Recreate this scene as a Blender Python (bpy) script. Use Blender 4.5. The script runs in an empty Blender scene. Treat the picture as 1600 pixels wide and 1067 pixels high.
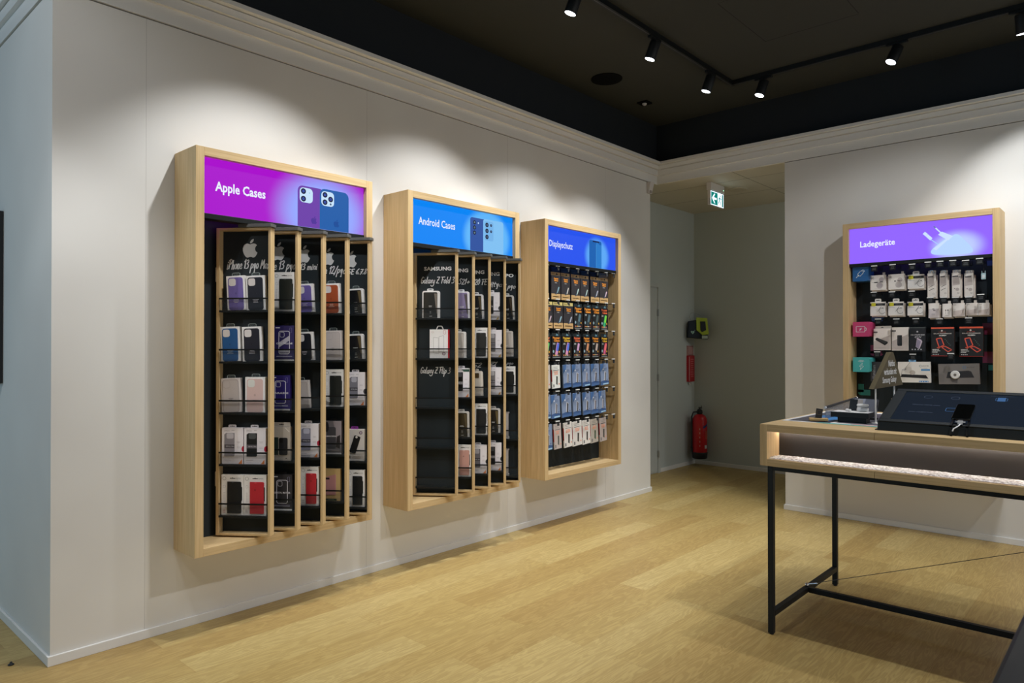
import bpy, math, random
from mathutils import Matrix, Vector, Euler
R = math.radians
random.seed(7)
SC = bpy.context.scene
COL = SC.collection

# ---------------------------------------------------------------- camera, world, lights
cam_d = bpy.data.cameras.new('camera')
cam = bpy.data.objects.new('camera', cam_d); COL.objects.link(cam)
cam.location = (0, 0, 1.45)
_F = Vector((math.cos(R(42.194)) * math.cos(R(.371)), math.sin(R(42.194)) * math.cos(R(.371)), math.sin(R(.371))))
cam.rotation_euler = _F.to_track_quat('-Z', 'Y').to_euler()
cam_d.sensor_width = 36; cam_d.lens = 36 * 1098.9 / 1600
cam_d.clip_start = .05
cam_d.dof.use_dof = True; cam_d.dof.focus_distance = 5.0; cam_d.dof.aperture_fstop = 11
SC.camera = cam
vs = SC.view_settings
vs.view_transform = 'Standard'; vs.look = 'None'; vs.gamma = 1; vs.use_curve_mapping = False
vs.exposure = 0.0

w = bpy.data.worlds.new('world'); SC.world = w; w.use_nodes = True
w.node_tree.nodes['Background'].inputs[0].default_value = (.93, .97, 1.0, 1)
w.node_tree.nodes['Background'].inputs[1].default_value = .12

def area(name, loc, target, sx, sy, power, col):
    l = bpy.data.lights.new(name, 'AREA'); l.shape = 'RECTANGLE'; l.size = sx; l.size_y = sy
    l.energy = power; l.color = col
    o = bpy.data.objects.new(name, l); COL.objects.link(o); o.location = loc
    o.rotation_euler = (Vector(target) - Vector(loc)).to_track_quat('-Z', 'Y').to_euler()
    return o
# added fills, source unseen: bluish for the return wall, neutral for the room
area('return_wall_fill', (-4.5, 5.2, 1.9), (1, 5.0, 1.5), 3.0, 2.8, 70, (.38, .72, 1.0))
area('room_fill', (3.4, -5.4, 1.05), (2.8, 2.5, .7), 7.5, 2.0, 95, (.95, .98, 1.0))

area('alcove_fill', (7.2, .9, 2.9), (7.6, 3.6, 1.2), .8, .8, 7, (.97, 1.0, .95))  # weak fill added behind the back wall to lift the alcove
SPOT_W = 122; SPOT_COL = (.97, .985, 1.0)

# ---------------------------------------------------------------- materials
MATS = {}
def srgb(c):
    return tuple(((v / 255) / 12.92 if v / 255 <= .04045 else ((v / 255 + .055) / 1.055) ** 2.4) for v in c)
def mat(name, rgb, rough=.5, metal=0, emit=None, es=1.0, spec=.5, trans=0, alpha=1):
    if name in MATS: return MATS[name]
    m = bpy.data.materials.new(name); m.use_nodes = True
    b = m.node_tree.nodes['Principled BSDF']
    b.inputs['Base Color'].default_value = (*srgb(rgb), 1)
    b.inputs['Roughness'].default_value = rough; b.inputs['Metallic'].default_value = metal
    b.inputs['Specular IOR Level'].default_value = spec
    b.inputs['Transmission Weight'].default_value = trans
    b.inputs['Alpha'].default_value = alpha
    if emit:
        b.inputs['Emission Color'].default_value = (*srgb(emit), 1)
        b.inputs['Emission Strength'].default_value = es
    MATS[name] = m; return m
def nodes(m): return m.node_tree.nodes, m.node_tree.links
def coords(m, scale, kind='Object'):
    N, L = nodes(m); tc = N.new('ShaderNodeTexCoord'); mp = N.new('ShaderNodeMapping')
    mp.inputs['Scale'].default_value = scale
    L.new(tc.outputs[kind], mp.inputs[0]); return mp
def ramp(m, stops, fac):
    N, L = nodes(m); r = N.new('ShaderNodeValToRGB'); e = r.color_ramp.elements
    e[0].position, e[0].color = stops[0][0], (*stops[0][1], 1)
    e[1].position, e[1].color = stops[-1][0], (*stops[-1][1], 1)
    for p, c in stops[1:-1]:
        x = e.new(p); x.color = (*c, 1)
    L.new(fac, r.inputs[0]); return r
def wood(name, axis, dark=1.0):
    m = mat(name, (200, 170, 125), .5, spec=.3); N, L = nodes(m)
    sc = {'x': (1.2, 45, 45), 'y': (45, 1.2, 45), 'z': (45, 45, 1.2)}[axis]
    mp = coords(m, sc); n = N.new('ShaderNodeTexNoise'); n.inputs['Scale'].default_value = 2.2; n.inputs['Detail'].default_value = 5
    L.new(mp.outputs[0], n.inputs[0])
    a = tuple(v * dark for v in srgb((196, 166, 118))); b = tuple(v * dark for v in srgb((218, 190, 144)))
    r = ramp(m, [(.3, a), (.7, b)], n.outputs[0])
    sc2 = tuple(v * .12 for v in sc); mp2 = coords(m, sc2); n2 = N.new('ShaderNodeTexNoise'); n2.inputs['Scale'].default_value = 2.0
    L.new(mp2.outputs[0], n2.inputs[0])
    mx = N.new('ShaderNodeMix'); mx.data_type = 'RGBA'; mx.blend_type = 'MULTIPLY'; mx.inputs[0].default_value = .5
    r2 = ramp(m, [(.35, (.82, .80, .78)), (.65, (1, 1, 1))], n2.outputs[0])
    L.new(r.outputs[0], mx.inputs[6]); L.new(r2.outputs[0], mx.inputs[7])
    L.new(mx.outputs[2], N['Principled BSDF'].inputs['Base Color'])
    return m
WX, WY, WZ = wood('oak_grain_x', 'x'), wood('oak_grain_y', 'y'), wood('oak_grain_z', 'z')

def floor_mat():
    m = mat('oak_plank_floor', (190, 160, 105), .42, spec=.35); N, L = nodes(m)
    mp = coords(m, (1, 1, 1))
    br = N.new('ShaderNodeTexBrick'); br.offset = .37; br.inputs['Scale'].default_value = 1
    br.inputs['Brick Width'].default_value = 1.38; br.inputs['Row Height'].default_value = .185
    br.inputs['Mortar Size'].default_value = .0008; br.inputs['Mortar Smooth'].default_value = .2; br.inputs['Bias'].default_value = 0
    br.inputs['Color1'].default_value = (0, 0, 0, 1); br.inputs['Color2'].default_value = (1, 1, 1, 1); br.inputs['Mortar'].default_value = (.5, .5, .5, 1)
    L.new(mp.outputs[0], br.inputs[0])
    base = ramp(m, [(0, srgb((174, 146, 90))), (.5, srgb((184, 159, 101))), (1, srgb((196, 174, 117)))], br.outputs['Color'])
    # per-plank shift of the grain
    sx = N.new('ShaderNodeVectorMath'); sx.operation = 'SCALE'; sx.inputs['Scale'].default_value = 9
    L.new(br.outputs['Color'], sx.inputs[0])
    ad = N.new('ShaderNodeVectorMath'); ad.operation = 'ADD'
    L.new(mp.outputs[0], ad.inputs[0]); L.new(sx.outputs[0], ad.inputs[1])
    mp2 = N.new('ShaderNodeMapping'); mp2.inputs['Scale'].default_value = (1.1, 9, 1); L.new(ad.outputs[0], mp2.inputs[0])
    n1 = N.new('ShaderNodeTexNoise'); n1.inputs['Scale'].default_value = 1.6; n1.inputs['Detail'].default_value = 3; n1.inputs['Distortion'].default_value = .6
    L.new(mp2.outputs[0], n1.inputs[0])
    # cathedral rings: sine of the noise field
    ma = N.new('ShaderNodeMath'); ma.operation = 'MULTIPLY'; ma.inputs[1].default_value = 70; L.new(n1.outputs[0], ma.inputs[0])
    si = N.new('ShaderNodeMath'); si.operation = 'SINE'; L.new(ma.outputs[0], si.inputs[0])
    rr = ramp(m, [(0, (.80, .76, .70)), (.45, (1, 1, 1)), (1, (1.0, 1.0, 1.0))], si.outputs[0])
    mp3 = N.new('ShaderNodeMapping'); mp3.inputs['Scale'].default_value = (2.5, 70, 1); L.new(ad.outputs[0], mp3.inputs[0])
    n3 = N.new('ShaderNodeTexNoise'); n3.inputs['Scale'].default_value = 2; n3.inputs['Detail'].default_value = 4; L.new(mp3.outputs[0], n3.inputs[0])
    r3 = ramp(m, [(.3, (.86, .84, .80)), (.65, (1, 1, 1))], n3.outputs[0])
    def mul(a, b, f):
        x = N.new('ShaderNodeMix'); x.data_type = 'RGBA'; x.blend_type = 'MULTIPLY'; x.inputs[0].default_value = f
        L.new(a, x.inputs[6]); L.new(b, x.inputs[7]); return x.outputs[2]
    c = mul(base.outputs[0], rr.outputs[0], .65); c = mul(c, r3.outputs[0], .95)
    mo = ramp(m, [(0, (1, 1, 1)), (1, (.74, .68, .60))], br.outputs['Fac']); c = mul(c, mo.outputs[0], 1)
    L.new(c, N['Principled BSDF'].inputs['Base Color'])
    return m
FLOOR = floor_mat()

def wall_mat():
    m = mat('white_painted_panels', (222, 219, 214), .55, spec=.3); N, L = nodes(m)
    mp = coords(m, (1, 1, 1)); n = N.new('ShaderNodeTexNoise'); n.inputs['Scale'].default_value = 1.5
    L.new(mp.outputs[0], n.inputs[0])
    r = ramp(m, [(.3, srgb((216, 213, 208))), (.7, srgb((224, 222, 217)))], n.outputs[0])
    L.new(r.outputs[0], N['Principled BSDF'].inputs['Base Color']); return m
WALL = wall_mat()
TRIM = mat('white_trim_paint', (226, 225, 222), .4)
BLACKCEIL = mat('black_ceiling_paint', (44, 45, 38), .8)
BLACKWALL = mat('black_upper_wall', (17, 24, 30), .8)
BLACK = mat('black_powder_coat', (17, 20, 21), .5, spec=.3)
BOARD = mat('black_panel_board', (30, 38, 42), .6, spec=.3)
CHROME = mat('chrome_wire', (205, 205, 205), .25, 1)
WHITE = mat('white_card', (242, 240, 238), .5)
INK = mat('black_ink', (18, 19, 22), .5)
CHALK = mat('chalk_white_lettering', (226, 226, 226), .6)
SMOKE = mat('clear_smoked_acrylic', (60, 68, 72), .12, alpha=.13)
def C(r, g, b, rough=.5): return mat('card_%02x%02x%02x' % (r, g, b), (r, g, b), rough)
def E(r, g, b, s=1.0):
    return mat('backlit_%02x%02x%02x_%d' % (r, g, b, round(s * 10)), (6, 6, 6), .6, spec=.15, emit=(r, g, b), es=s)

# ---------------------------------------------------------------- mesh builder
def bez(path):
    """tiny svg reader: m c s z l in relative form -> list of closed 2-D loops"""
    import re
    tok = re.findall(r'[a-zA-Z]|-?\d*\.?\d+', path); loops = []; cur = [0, 0]; pts = []; last = None; i = 0; cmd = None; start = None
    def num():
        nonlocal i
        v = float(tok[i]); i += 1; return v
    while i < len(tok):
        if tok[i].isalpha(): cmd = tok[i]; i += 1
        if cmd in 'zZ':
            loops.append(pts); pts = []; cur = list(start); continue
        if cmd == 'M': cur = [num(), num()]; start = tuple(cur); pts = [tuple(cur)]; last = None; cmd = 'l'; continue
        if cmd == 'l': cur = [cur[0] + num(), cur[1] + num()]; pts.append(tuple(cur)); last = None; continue
        if cmd in 'cs':
            if cmd == 'c': a = (cur[0] + num(), cur[1] + num())
            else: a = (2 * cur[0] - last[0], 2 * cur[1] - last[1]) if last else tuple(cur)
            b = (cur[0] + num(), cur[1] + num()); e = (cur[0] + num(), cur[1] + num())
            for k in range(1, 5):
                t = k / 4; u = 1 - t
                pts.append(tuple(u ** 3 * cur[j] + 3 * u * u * t * a[j] + 3 * u * t * t * b[j] + t ** 3 * e[j] for j in (0, 1)))
            last = b; cur = list(e)
    if pts: loops.append(pts)
    return loops
APPLE = bez("M12.152 6.896c-.948 0 -2.415 -1.078 -3.96 -1.04 -2.04 .027 -3.91 1.183 -4.961 3.014 -2.117 3.675 -.546 9.103 1.519 12.09 1.013 1.454 2.208 3.09 3.792 3.039 1.52 -.065 2.09 -.987 3.935 -.987 1.831 0 2.35 .987 3.96 .948 1.637 -.026 2.676 -1.48 3.676 -2.948 1.156 -1.688 1.636 -3.325 1.662 -3.415 -.039 -.013 -3.182 -1.221 -3.22 -4.857 -.026 -3.04 2.48 -4.494 2.597 -4.559 -1.429 -2.09 -3.623 -2.324 -4.39 -2.376 -2 -.156 -3.675 1.09 -4.61 1.09z") \
    + bez("M15.53 3.83c.843 -1.012 1.4 -2.427 1.245 -3.83 -1.207 .052 -2.662 .805 -3.532 1.818 -.78 .896 -1.454 2.338 -1.273 3.714 1.338 .104 2.715 -.688 3.559 -1.701z")

def smooth(P, n=4):
    if len(P) < 3: return P
    Q = [P[0]] + list(P) + [P[-1]]; out = []
    for i in range(1, len(Q) - 2):
        a, b, c, d = Q[i - 1:i + 3]
        for k in range(n):
            t = k / n
            out.append(tuple(.5 * (2 * b[j] + (c[j] - a[j]) * t + (2 * a[j] - 5 * b[j] + 4 * c[j] - d[j]) * t * t + (3 * b[j] - a[j] - 3 * c[j] + d[j]) * t ** 3) for j in (0, 1)))
    return out + [P[-1]]
def rrect(x0, x1, z0, z1, r, n=4, corners=(1, 1, 1, 1)):
    """outline, counter-clockwise seen from -y; corners = bl, br, tr, tl"""
    P = []
    for (cx, cz, a0, on) in ((x0 + r, z0 + r, 180, corners[0]), (x1 - r, z0 + r, 270, corners[1]), (x1 - r, z1 - r, 0, corners[2]), (x0 + r, z1 - r, 90, corners[3])):
        if on and r > 0:
            for k in range(n + 1):
                a = R(a0 + 90 * k / n); P.append((cx + r * math.cos(a), cz + r * math.sin(a)))
        else:
            P.append((x0 if cx < (x0 + x1) / 2 else x1, z0 if cz < (z0 + z1) / 2 else z1))
    return P
def circ(x, z, r, n=14, r2=None): return [(x + r * math.cos(2 * math.pi * k / n), z + (r2 or r) * math.sin(2 * math.pi * k / n)) for k in range(n)]
def pline(pts, w_):
    """thin 2-D stroke along points, as quads"""
    out = []
    for (a, b) in zip(pts, pts[1:]):
        dx, dz = b[0] - a[0], b[1] - a[1]; l = math.hypot(dx, dz) or 1; nx, nz = -dz / l * w_ / 2, dx / l * w_ / 2
        out.append([(a[0] + nx, a[1] + nz), (a[0] - nx, a[1] - nz), (b[0] - nx, b[1] - nz), (b[0] + nx, b[1] + nz)])
    return out
_T = {}
def glyphs(body, bold=0.0, shear=0.0):
    key = (body, bold, shear)
    if key not in _T:
        c = bpy.data.curves.new('t', 'FONT'); c.body = body; c.size = 1; c.shear = shear; c.offset = bold
        c.resolution_u = 2; c.fill_mode = 'FRONT'
        o = bpy.data.objects.new('t', c); COL.objects.link(o)
        bpy.context.view_layer.update()
        me = bpy.data.meshes.new_from_object(o)
        _T[key] = ([(v.co.x, v.co.y) for v in me.vertices], [tuple(p.vertices) for p in me.polygons])
        bpy.data.objects.remove(o); bpy.data.curves.remove(c); bpy.data.meshes.remove(me)
    return _T[key]

class MB:
    def __init__(s): s.v = []; s.f = []; s.m = []; s.mats = []; s.sm = []
    def mi(s, m):
        if m not in s.mats: s.mats.append(m)
        return s.mats.index(m)
    def add(s, V, F, m, smooth=False):
        o = len(s.v); s.v += [tuple(x) for x in V]; k = s.mi(m)
        for f in F: s.f.append(tuple(o + i for i in f)); s.m.append(k); s.sm.append(smooth)
    def box(s, x0, x1, y0, y1, z0, z1, m):
        if x0 > x1: x0, x1 = x1, x0
        if y0 > y1: y0, y1 = y1, y0
        if z0 > z1: z0, z1 = z1, z0
        V = [(x, y, z) for x in (x0, x1) for y in (y0, y1) for z in (z0, z1)]
        s.add(V, [(0, 1, 3, 2), (4, 6, 7, 5), (0, 4, 5, 1), (2, 3, 7, 6), (0, 2, 6, 4), (1, 5, 7, 3)], m)
    def prism(s, P, y0, y1, m, axis='y'):
        """2-D outline (x,z) extruded from y0 (front) to y1"""
        n = len(P)
        if sum(P[i][0] * P[(i + 1) % n][1] - P[(i + 1) % n][0] * P[i][1] for i in range(n)) < 0: P = P[::-1]
        if axis == 'y': f = lambda a, b, d: (a, d, b)
        elif axis == 'z': f = lambda a, b, d: (a, b, -d)
        else: f = lambda a, b, d: (d, -a, b)
        V = [f(a, b, y0) for a, b in P] + [f(a, b, y1) for a, b in P]
        s.add(V, [tuple(range(n)), tuple(range(2 * n - 1, n - 1, -1))] + [(i, i + n, (i + 1) % n + n, (i + 1) % n) for i in range(n)], m)
    def flat(s, P, y, m):
        """printed shape: a film 0.3 mm thick lying on the face at y (front towards -y)"""
        s.prism(P, y - .0003, y, m)
    def rect(s, x0, x1, z0, z1, y, m): s.flat([(x0, z0), (x1, z0), (x1, z1), (x0, z1)], y, m)
    def stroke(s, pts, w_, y, m):
        for q in pline(pts, w_): s.flat(q, y, m)
    def ring(s, P, w_, y, m): s.stroke(P + [P[0]], w_, y, m)
    def text(s, body, x0, x1, z0, z1, y, m, bold=0.0, shear=0.0, rot=0, wob=0):
        V, F = glyphs(body, bold, shear)
        if not V: return
        ax, bx = min(v[0] for v in V), max(v[0] for v in V); az, bz = min(v[1] for v in V), max(v[1] for v in V)
        W = []
        for a, b in V:
            u, t = (a - ax) / (bx - ax), (b - az) / (bz - az)
            if rot == 90: u, t = 1 - t, u
            W.append((x0 + u * (x1 - x0), y - .0004, z0 + t * (z1 - z0) + wob * math.sin(u * 9 + 1)))
        s.add(W, F, m)
    def apple(s, cx, cz, h, y, m, y1=None):
        for L in APPLE: s.prism([(cx + (a - 12) / 24 * h, cz - (b - 12) / 24 * h) for a, b in L], y - .0006, y if y1 is None else y1, m)
    def tube(s, pts, r, m, n=8, cap=True):
        pts = [Vector(p) for p in pts]; k = len(pts); rs = r if isinstance(r, (list, tuple)) else [r] * k
        V = []; prev = None
        for i, p in enumerate(pts):
            d = (pts[min(i + 1, k - 1)] - pts[max(i - 1, 0)]).normalized()
            a = Vector((0, 0, 1)) if abs(d.z) < .9 else Vector((1, 0, 0))
            if prev is not None: a = prev
            u = d.cross(a)
            u = u.normalized() if u.length > 1e-6 else d.orthogonal().normalized()
            t = u.cross(d).normalized(); prev = t
            V += [p + rs[i] * (math.cos(2 * math.pi * j / n) * u + math.sin(2 * math.pi * j / n) * t) for j in range(n)]
        F = [(i * n + j, i * n + (j + 1) % n, (i + 1) * n + (j + 1) % n, (i + 1) * n + j) for i in range(k - 1) for j in range(n)]
        s.add(V, F, m, True)
        if cap: s.add(V[:n], [tuple(range(n))[::-1]], m); s.add(V[-n:], [tuple(range(n))], m)
    def lathe(s, prof, m, n=24, c=(0, 0)):
        V = [(c[0] + r * math.cos(2 * math.pi * j / n), c[1] + r * math.sin(2 * math.pi * j / n), z) for r, z in prof for j in range(n)]
        k = len(prof)
        s.add(V, [(i * n + j, i * n + (j + 1) % n, (i + 1) * n + (j + 1) % n, (i + 1) * n + j) for i in range(k - 1) for j in range(n)], m, True)
        s.add(V[:n], [tuple(range(n))[::-1]], m); s.add(V[-n:], [tuple(range(n))], m)
    def xf(s, M):
        s.v = [tuple(M @ Vector(v)) for v in s.v]; return s
    def build(s, name, parent=None, label=None, bevel=0, loc=None, rot=None):
        me = bpy.data.meshes.new(name); me.from_pydata(s.v, [], s.f)
        for m in s.mats: me.materials.append(m)
        for p, k, q in zip(me.polygons, s.m, s.sm): p.material_index = k; p.use_smooth = q
        me.update()
        o = bpy.data.objects.new(name, me); COL.objects.link(o)
        if parent: o.parent = parent
        if label: o['label'] = label
        if loc: o.location = loc
        if rot: o.rotation_euler = rot
        if bevel:
            b = o.modifiers.new('bevel', 'BEVEL'); b.width = bevel; b.segments = 2; b.limit_method = 'ANGLE'; b.angle_limit = R(40)
        return o
def empty(name, loc, rz=0, label=None, cat=None, group=None):
    o = bpy.data.objects.new(name, None); COL.objects.link(o); o.location = loc; o.rotation_euler = (0, 0, rz); o.empty_display_size = .05
    if label: tag(o, label, cat, group)
    return o
def tag(o, label, cat, group=None):
    o['label'] = label; o['category'] = cat
    if group: o['group'] = group
    return o
def struct(mb, name, parent=None, bevel=0):
    o = mb.build(name, parent, bevel=bevel)
    if parent is None: o['kind'] = 'structure'
    return o

# ---------------------------------------------------------------- the room
D, B = 3.70, 6.27
mb = MB(); mb.box(-4.5, 8.3, -5.5, 7.5, -.06, 0, FLOOR); struct(mb, 'floor')
# left wall block (its end closes the alcove side), with the return face at x = .962
mb = MB(); mb.box(.962, 6.14, D, D + .12, 0, 3.082, WALL); mb.box(.962, 1.08, D + .12, 7.5, 0, 3.082, WALL); mb.box(6.02, 6.14, D + .12, 4.30, 0, 3.082, WALL)
for sx in (1.367, 2.70, 4.03, 5.36): mb.box(sx - .0010, sx + .0010, D - .0004, D, .045, 3.082, mat('panel_seam', (192, 189, 184), .7))
struct(mb, 'wall_left')
# recessed shadow gap and stepped cornice on every wall
STEPS = ((.008, 3.089, 3.168), (.030, 3.168, 3.222), (.052, 3.226, 3.262), (.090, 3.266, 3.290))
def cornice(name, f):
    mb = MB()
    for p, z0, z1 in STEPS: f(mb, p, z0, z1)
    return struct(mb, name)
def fl(mb, p, z0, z1): mb.box(.962 - p, B + .10, D - p, D + .12, z0, z1, TRIM)
def fr(mb, p, z0, z1): mb.box(.962 - p, 1.08, D + .12, 7.5, z0, z1, TRIM)
def fb(mb, p, z0, z1): mb.box(B - p, B + .10, -5.5, D - p, z0, z1, TRIM)
cornice('trim_1', fl); cornice('trim_2', fr); cornice('trim_3', fb)
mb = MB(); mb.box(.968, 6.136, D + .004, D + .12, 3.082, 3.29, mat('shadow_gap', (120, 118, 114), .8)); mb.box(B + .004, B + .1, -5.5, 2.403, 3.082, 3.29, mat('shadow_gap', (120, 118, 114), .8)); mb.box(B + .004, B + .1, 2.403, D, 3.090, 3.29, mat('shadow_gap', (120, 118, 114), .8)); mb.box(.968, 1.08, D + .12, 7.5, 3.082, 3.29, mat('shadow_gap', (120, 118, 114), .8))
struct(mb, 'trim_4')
mb = MB(); mb.box(B, B + .12, -5.5, 2.403, 0, 3.082, WALL); 
struct(mb, 'wall_back')
mb = MB(); mb.box(.97, B + .10, D, D + .12, 3.29, 3.68, BLACKWALL); mb.box(B, B + .10, -5.5, D, 3.29, 3.68, BLACKWALL); mb.box(.97, 1.08, D + .12, 7.5, 3.29, 3.68, BLACKWALL)
for yy in (2.0, .7, -.6): mb.box(B - .0006, B, yy - .002, yy + .002, 3.29, 3.68, mat('black_wall_seam', (18, 20, 24), .8))
struct(mb, 'wall_upper')
# ceiling, with an access hatch groove
mb = MB(); mb.box(-4.5, B + .1, -5.5, 7.5, 3.68, 3.74, BLACKCEIL)
hz = mat('ceiling_groove', (14, 14, 12), .9)
for a in ((4.28, 5.053, 2.073, 2.077), (4.28, 5.035, 1.433, 1.437), (5.049, 5.053, 1.435, 2.075), (4.28, 4.284, 1.435, 2.075)): mb.box(a[0], a[1], a[2], a[3], 3.6794, 3.68, hz)
struct(mb, 'ceiling')
# alcove
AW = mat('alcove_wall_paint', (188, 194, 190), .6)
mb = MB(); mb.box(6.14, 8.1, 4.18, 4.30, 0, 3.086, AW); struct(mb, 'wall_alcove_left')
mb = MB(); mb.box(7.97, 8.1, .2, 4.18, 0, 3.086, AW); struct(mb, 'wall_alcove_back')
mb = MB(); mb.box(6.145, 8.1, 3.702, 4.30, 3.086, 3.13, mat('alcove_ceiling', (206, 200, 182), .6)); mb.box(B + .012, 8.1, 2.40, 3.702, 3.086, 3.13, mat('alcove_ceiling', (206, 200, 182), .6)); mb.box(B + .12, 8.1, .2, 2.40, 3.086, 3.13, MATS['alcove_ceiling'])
sg = mat('alcove_ceiling_seam', (120, 112, 95), .8)
for x in (6.62, 7.24, ): mb.box(x - .003, x + .003, 2.40, 4.18, 3.0855, 3.086, sg)
for y in (2.9, ): mb.box(6.27, 7.97, y - .003, y + .003, 3.0855, 3.086, sg)
struct(mb, 'ceiling_alcove')
# baseboards
mb = MB(); mb.box(.95, 6.152, D - .012, D, 0, .045, TRIM); mb.box(6.14, 6.152, D, 4.18, 0, .045, TRIM); struct(mb, 'baseboard_left', bevel=.002)
mb = MB(); mb.box(.95, .962, D, 7.5, 0, .045, TRIM); struct(mb, 'baseboard_front', bevel=.002)
mb = MB(); mb.box(B - .012, B, -5.5, 2.415, 0, .045, TRIM); mb.box(B, B + .13, 2.403, 2.415, 0, .045, TRIM); struct(mb, 'baseboard_back', bevel=.002)
mb = MB(); mb.box(7.145, 7.97, 4.168, 4.18, 0, .045, TRIM); mb.box(7.958, 7.97, .2, 4.168, 0, .045, TRIM); struct(mb, 'baseboard_alcove', bevel=.002)
# service door in the alcove
DW = mat('door_paint', (188, 192, 188), .45)
mb = MB(); mb.box(6.20, 7.075, 4.172, 4.18, .012, 2.115, DW)
dr = mb.build('door_1'); dr['kind'] = 'structure'
mb = MB(); mb.box(7.08, 7.125, 4.160, 4.18, 0, 2.12, DW); mb.box(6.15, 7.125, 4.160, 4.18, 2.12, 2.16, DW); mb.build('door_frame', dr, bevel=.002)
for z in (1.83, 1.09, .22):
    mb = MB(); mb.tube([(7.078, 4.155, z - .04), (7.078, 4.155, z + .04)], .007, mat('brushed_steel', (170, 172, 170), .35, 1)); mb.box(7.066, 7.09, 4.156, 4.172, z - .038, z + .038, MATS['brushed_steel']); mb.build('hinge', dr)

# ---------------------------------------------------------------- shop cabinets (local frame: x right, y into the wall, z up, origin front-left-bottom)
CW, CD, CH, FT = 1.055, .248, 2.022, .043
def glow_mat(name, base, glow, cx, cz, rx, rz, stren=1.0, p=.75):
    """backlit print: a flat colour with a paler oval around the pictured goods"""
    m = mat(name, (6, 6, 6), .6, spec=.15); N, L = nodes(m)
    tc = N.new('ShaderNodeTexCoord'); mp = N.new('ShaderNodeMapping'); mp.vector_type = 'POINT'
    mp.inputs['Location'].default_value = (-cx / rx, 0, -cz / rz); mp.inputs['Scale'].default_value = (1 / rx, 0, 1 / rz)
    L.new(tc.outputs['Object'], mp.inputs[0])
    ln = N.new('ShaderNodeVectorMath'); ln.operation = 'LENGTH'; L.new(mp.outputs[0], ln.inputs[0])
    r = ramp(m, [(0, srgb(glow)), (p, srgb(glow)), (1.0, srgb(base))], ln.outputs['Value']); r.color_ramp.interpolation = 'EASE'
    b = N['Principled BSDF']; L.new(r.outputs[0], b.inputs['Emission Color']); b.inputs['Emission Strength'].default_value = stren
    return m
def cabinet(loc, rz, label, signmat, title, tbox, picture, tbold=.012):
    root = empty('display_cabinet', loc, rz, label, 'display cabinet', 'oak wall display cabinets')
    mb = MB()
    mb.box(0, FT, 0, CD, 0, CH, WZ); mb.box(CW - FT, CW, 0, CD, 0, CH, WZ)
    mb.box(FT, CW - FT, 0, CD, CH - FT, CH, WX); mb.box(FT, CW - FT, 0, CD, 0, FT - .003, WX)
    mb.build('frame', root, bevel=.0012)
    mb = MB(); mb.box(FT, CW - FT, CD - .04, CD - .002, FT - .003, CH - FT, BOARD)
    # rows of small perforations
    for i in range(8): 
        x = FT + .04 + i * .13
        mb.box(x, x + .003, CD - .0405, CD - .04, .1, 1.6, INK)
    mb.build('back_board', root)
    mb = MB(); mb.box(FT, CW - FT, .030, .075, 1.700, CH - FT, signmat)
    sg = mb.build('backlit_sign', root)
    mb = MB(); x0, x1, z0, z1 = tbox; mb.text(title, x0, x1, z0, z1, .0295, E(235, 240, 255, 1.0), bold=tbold); mb.build('sign_lettering', sg)
    pm = MB(); picture(pm); pm.build('sign_picture', sg)
    mb = MB(); mb.box(FT, CW - FT, .022, .085, 1.672, 1.699, BLACK); mb.build('sign_rail', root, bevel=.002)
    return root

def lens(pm, x, z, r, a=(10, 16, 60), b=(60, 90, 190)):
    pm.flat(circ(x, z, r), .0288, E(*a)); pm.flat(circ(x, z, r * .45, 10), .0284, E(*b)); pm.flat(circ(x, z, r * .2, 8), .0281, E(*a))
def pic_apple(pm):
    pm.flat(rrect(.573, .74, 1.701, 1.928, .03, corners=(0, 0, 1, 1)), .0298, E(108, 62, 168))
    pm.flat(rrect(.585, .667, 1.836, 1.918, .022), .0293, E(198, 226, 250)); lens(pm, .608, 1.898, .016); lens(pm, .608, 1.856, .016); pm.flat(circ(.646, 1.893, .004, 8), .0288, E(150, 200, 220))
    pm.flat(rrect(.712, .906, 1.701, 1.932, .032, corners=(0, 0, 1, 1)), .0294, E(28, 92, 168))
    pm.flat(rrect(.722, .806, 1.836, 1.919, .022), .0290, E(198, 226, 250)); lens(pm, .746, 1.899, .016); lens(pm, .746, 1.857, .016); lens(pm, .783, 1.878, .016); pm.flat(circ(.783, 1.850, .006, 8), .0286, E(60, 80, 110))
    pm.apple(.675, 1.745, .044, .0292, E(78, 48, 150)); pm.apple(.822, 1.745, .044, .0288, E(18, 74, 150))
def pic_android(pm):
    pm.flat(rrect(.577, .72, 1.701, 1.932, .018, corners=(0, 0, 0, 1)), .0298, E(46, 82, 158))
    for z in (1.899, 1.863, 1.827): lens(pm, .618, z, .0145, (8, 14, 34), (120, 150, 170))
    pm.flat(circ(.656, 1.898, .006, 8), .0292, E(190, 220, 250))
    pm.flat(rrect(.705, .913, 1.701, 1.935, .018, corners=(0, 0, 1, 1)), .0294, E(128, 192, 242))
    pm.flat(rrect(.716, .808, 1.785, 1.922, .014), .0291, E(116, 178, 232))
    for z in (1.896, 1.854, 1.811): lens(pm, .742, z, .0165, (10, 20, 46), (90, 110, 150))
    for z in (1.897, 1.853): lens(pm, .784, z, .010, (10, 20, 46), (90, 110, 150))
def pic_screen(pm):
    pm.flat(rrect(.622, .799, 1.701, 1.930, .018, corners=(0, 0, 1, 1)), .0298, E(20, 96, 176))
    pm.flat([(.72, 1.701), (.797, 1.701), (.797, 1.90), (.765, 1.90), (.745, 1.922), (.72, 1.922)], .0294, E(38, 122, 200))
    pm.flat(rrect(.672, .765, 1.916, 1.928, .004), .0292, E(8, 24, 70))
    for x in (.72, ): pm.stroke([(x, 1.701), (x, 1.90)], .002, .029, E(90, 170, 230))
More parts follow.
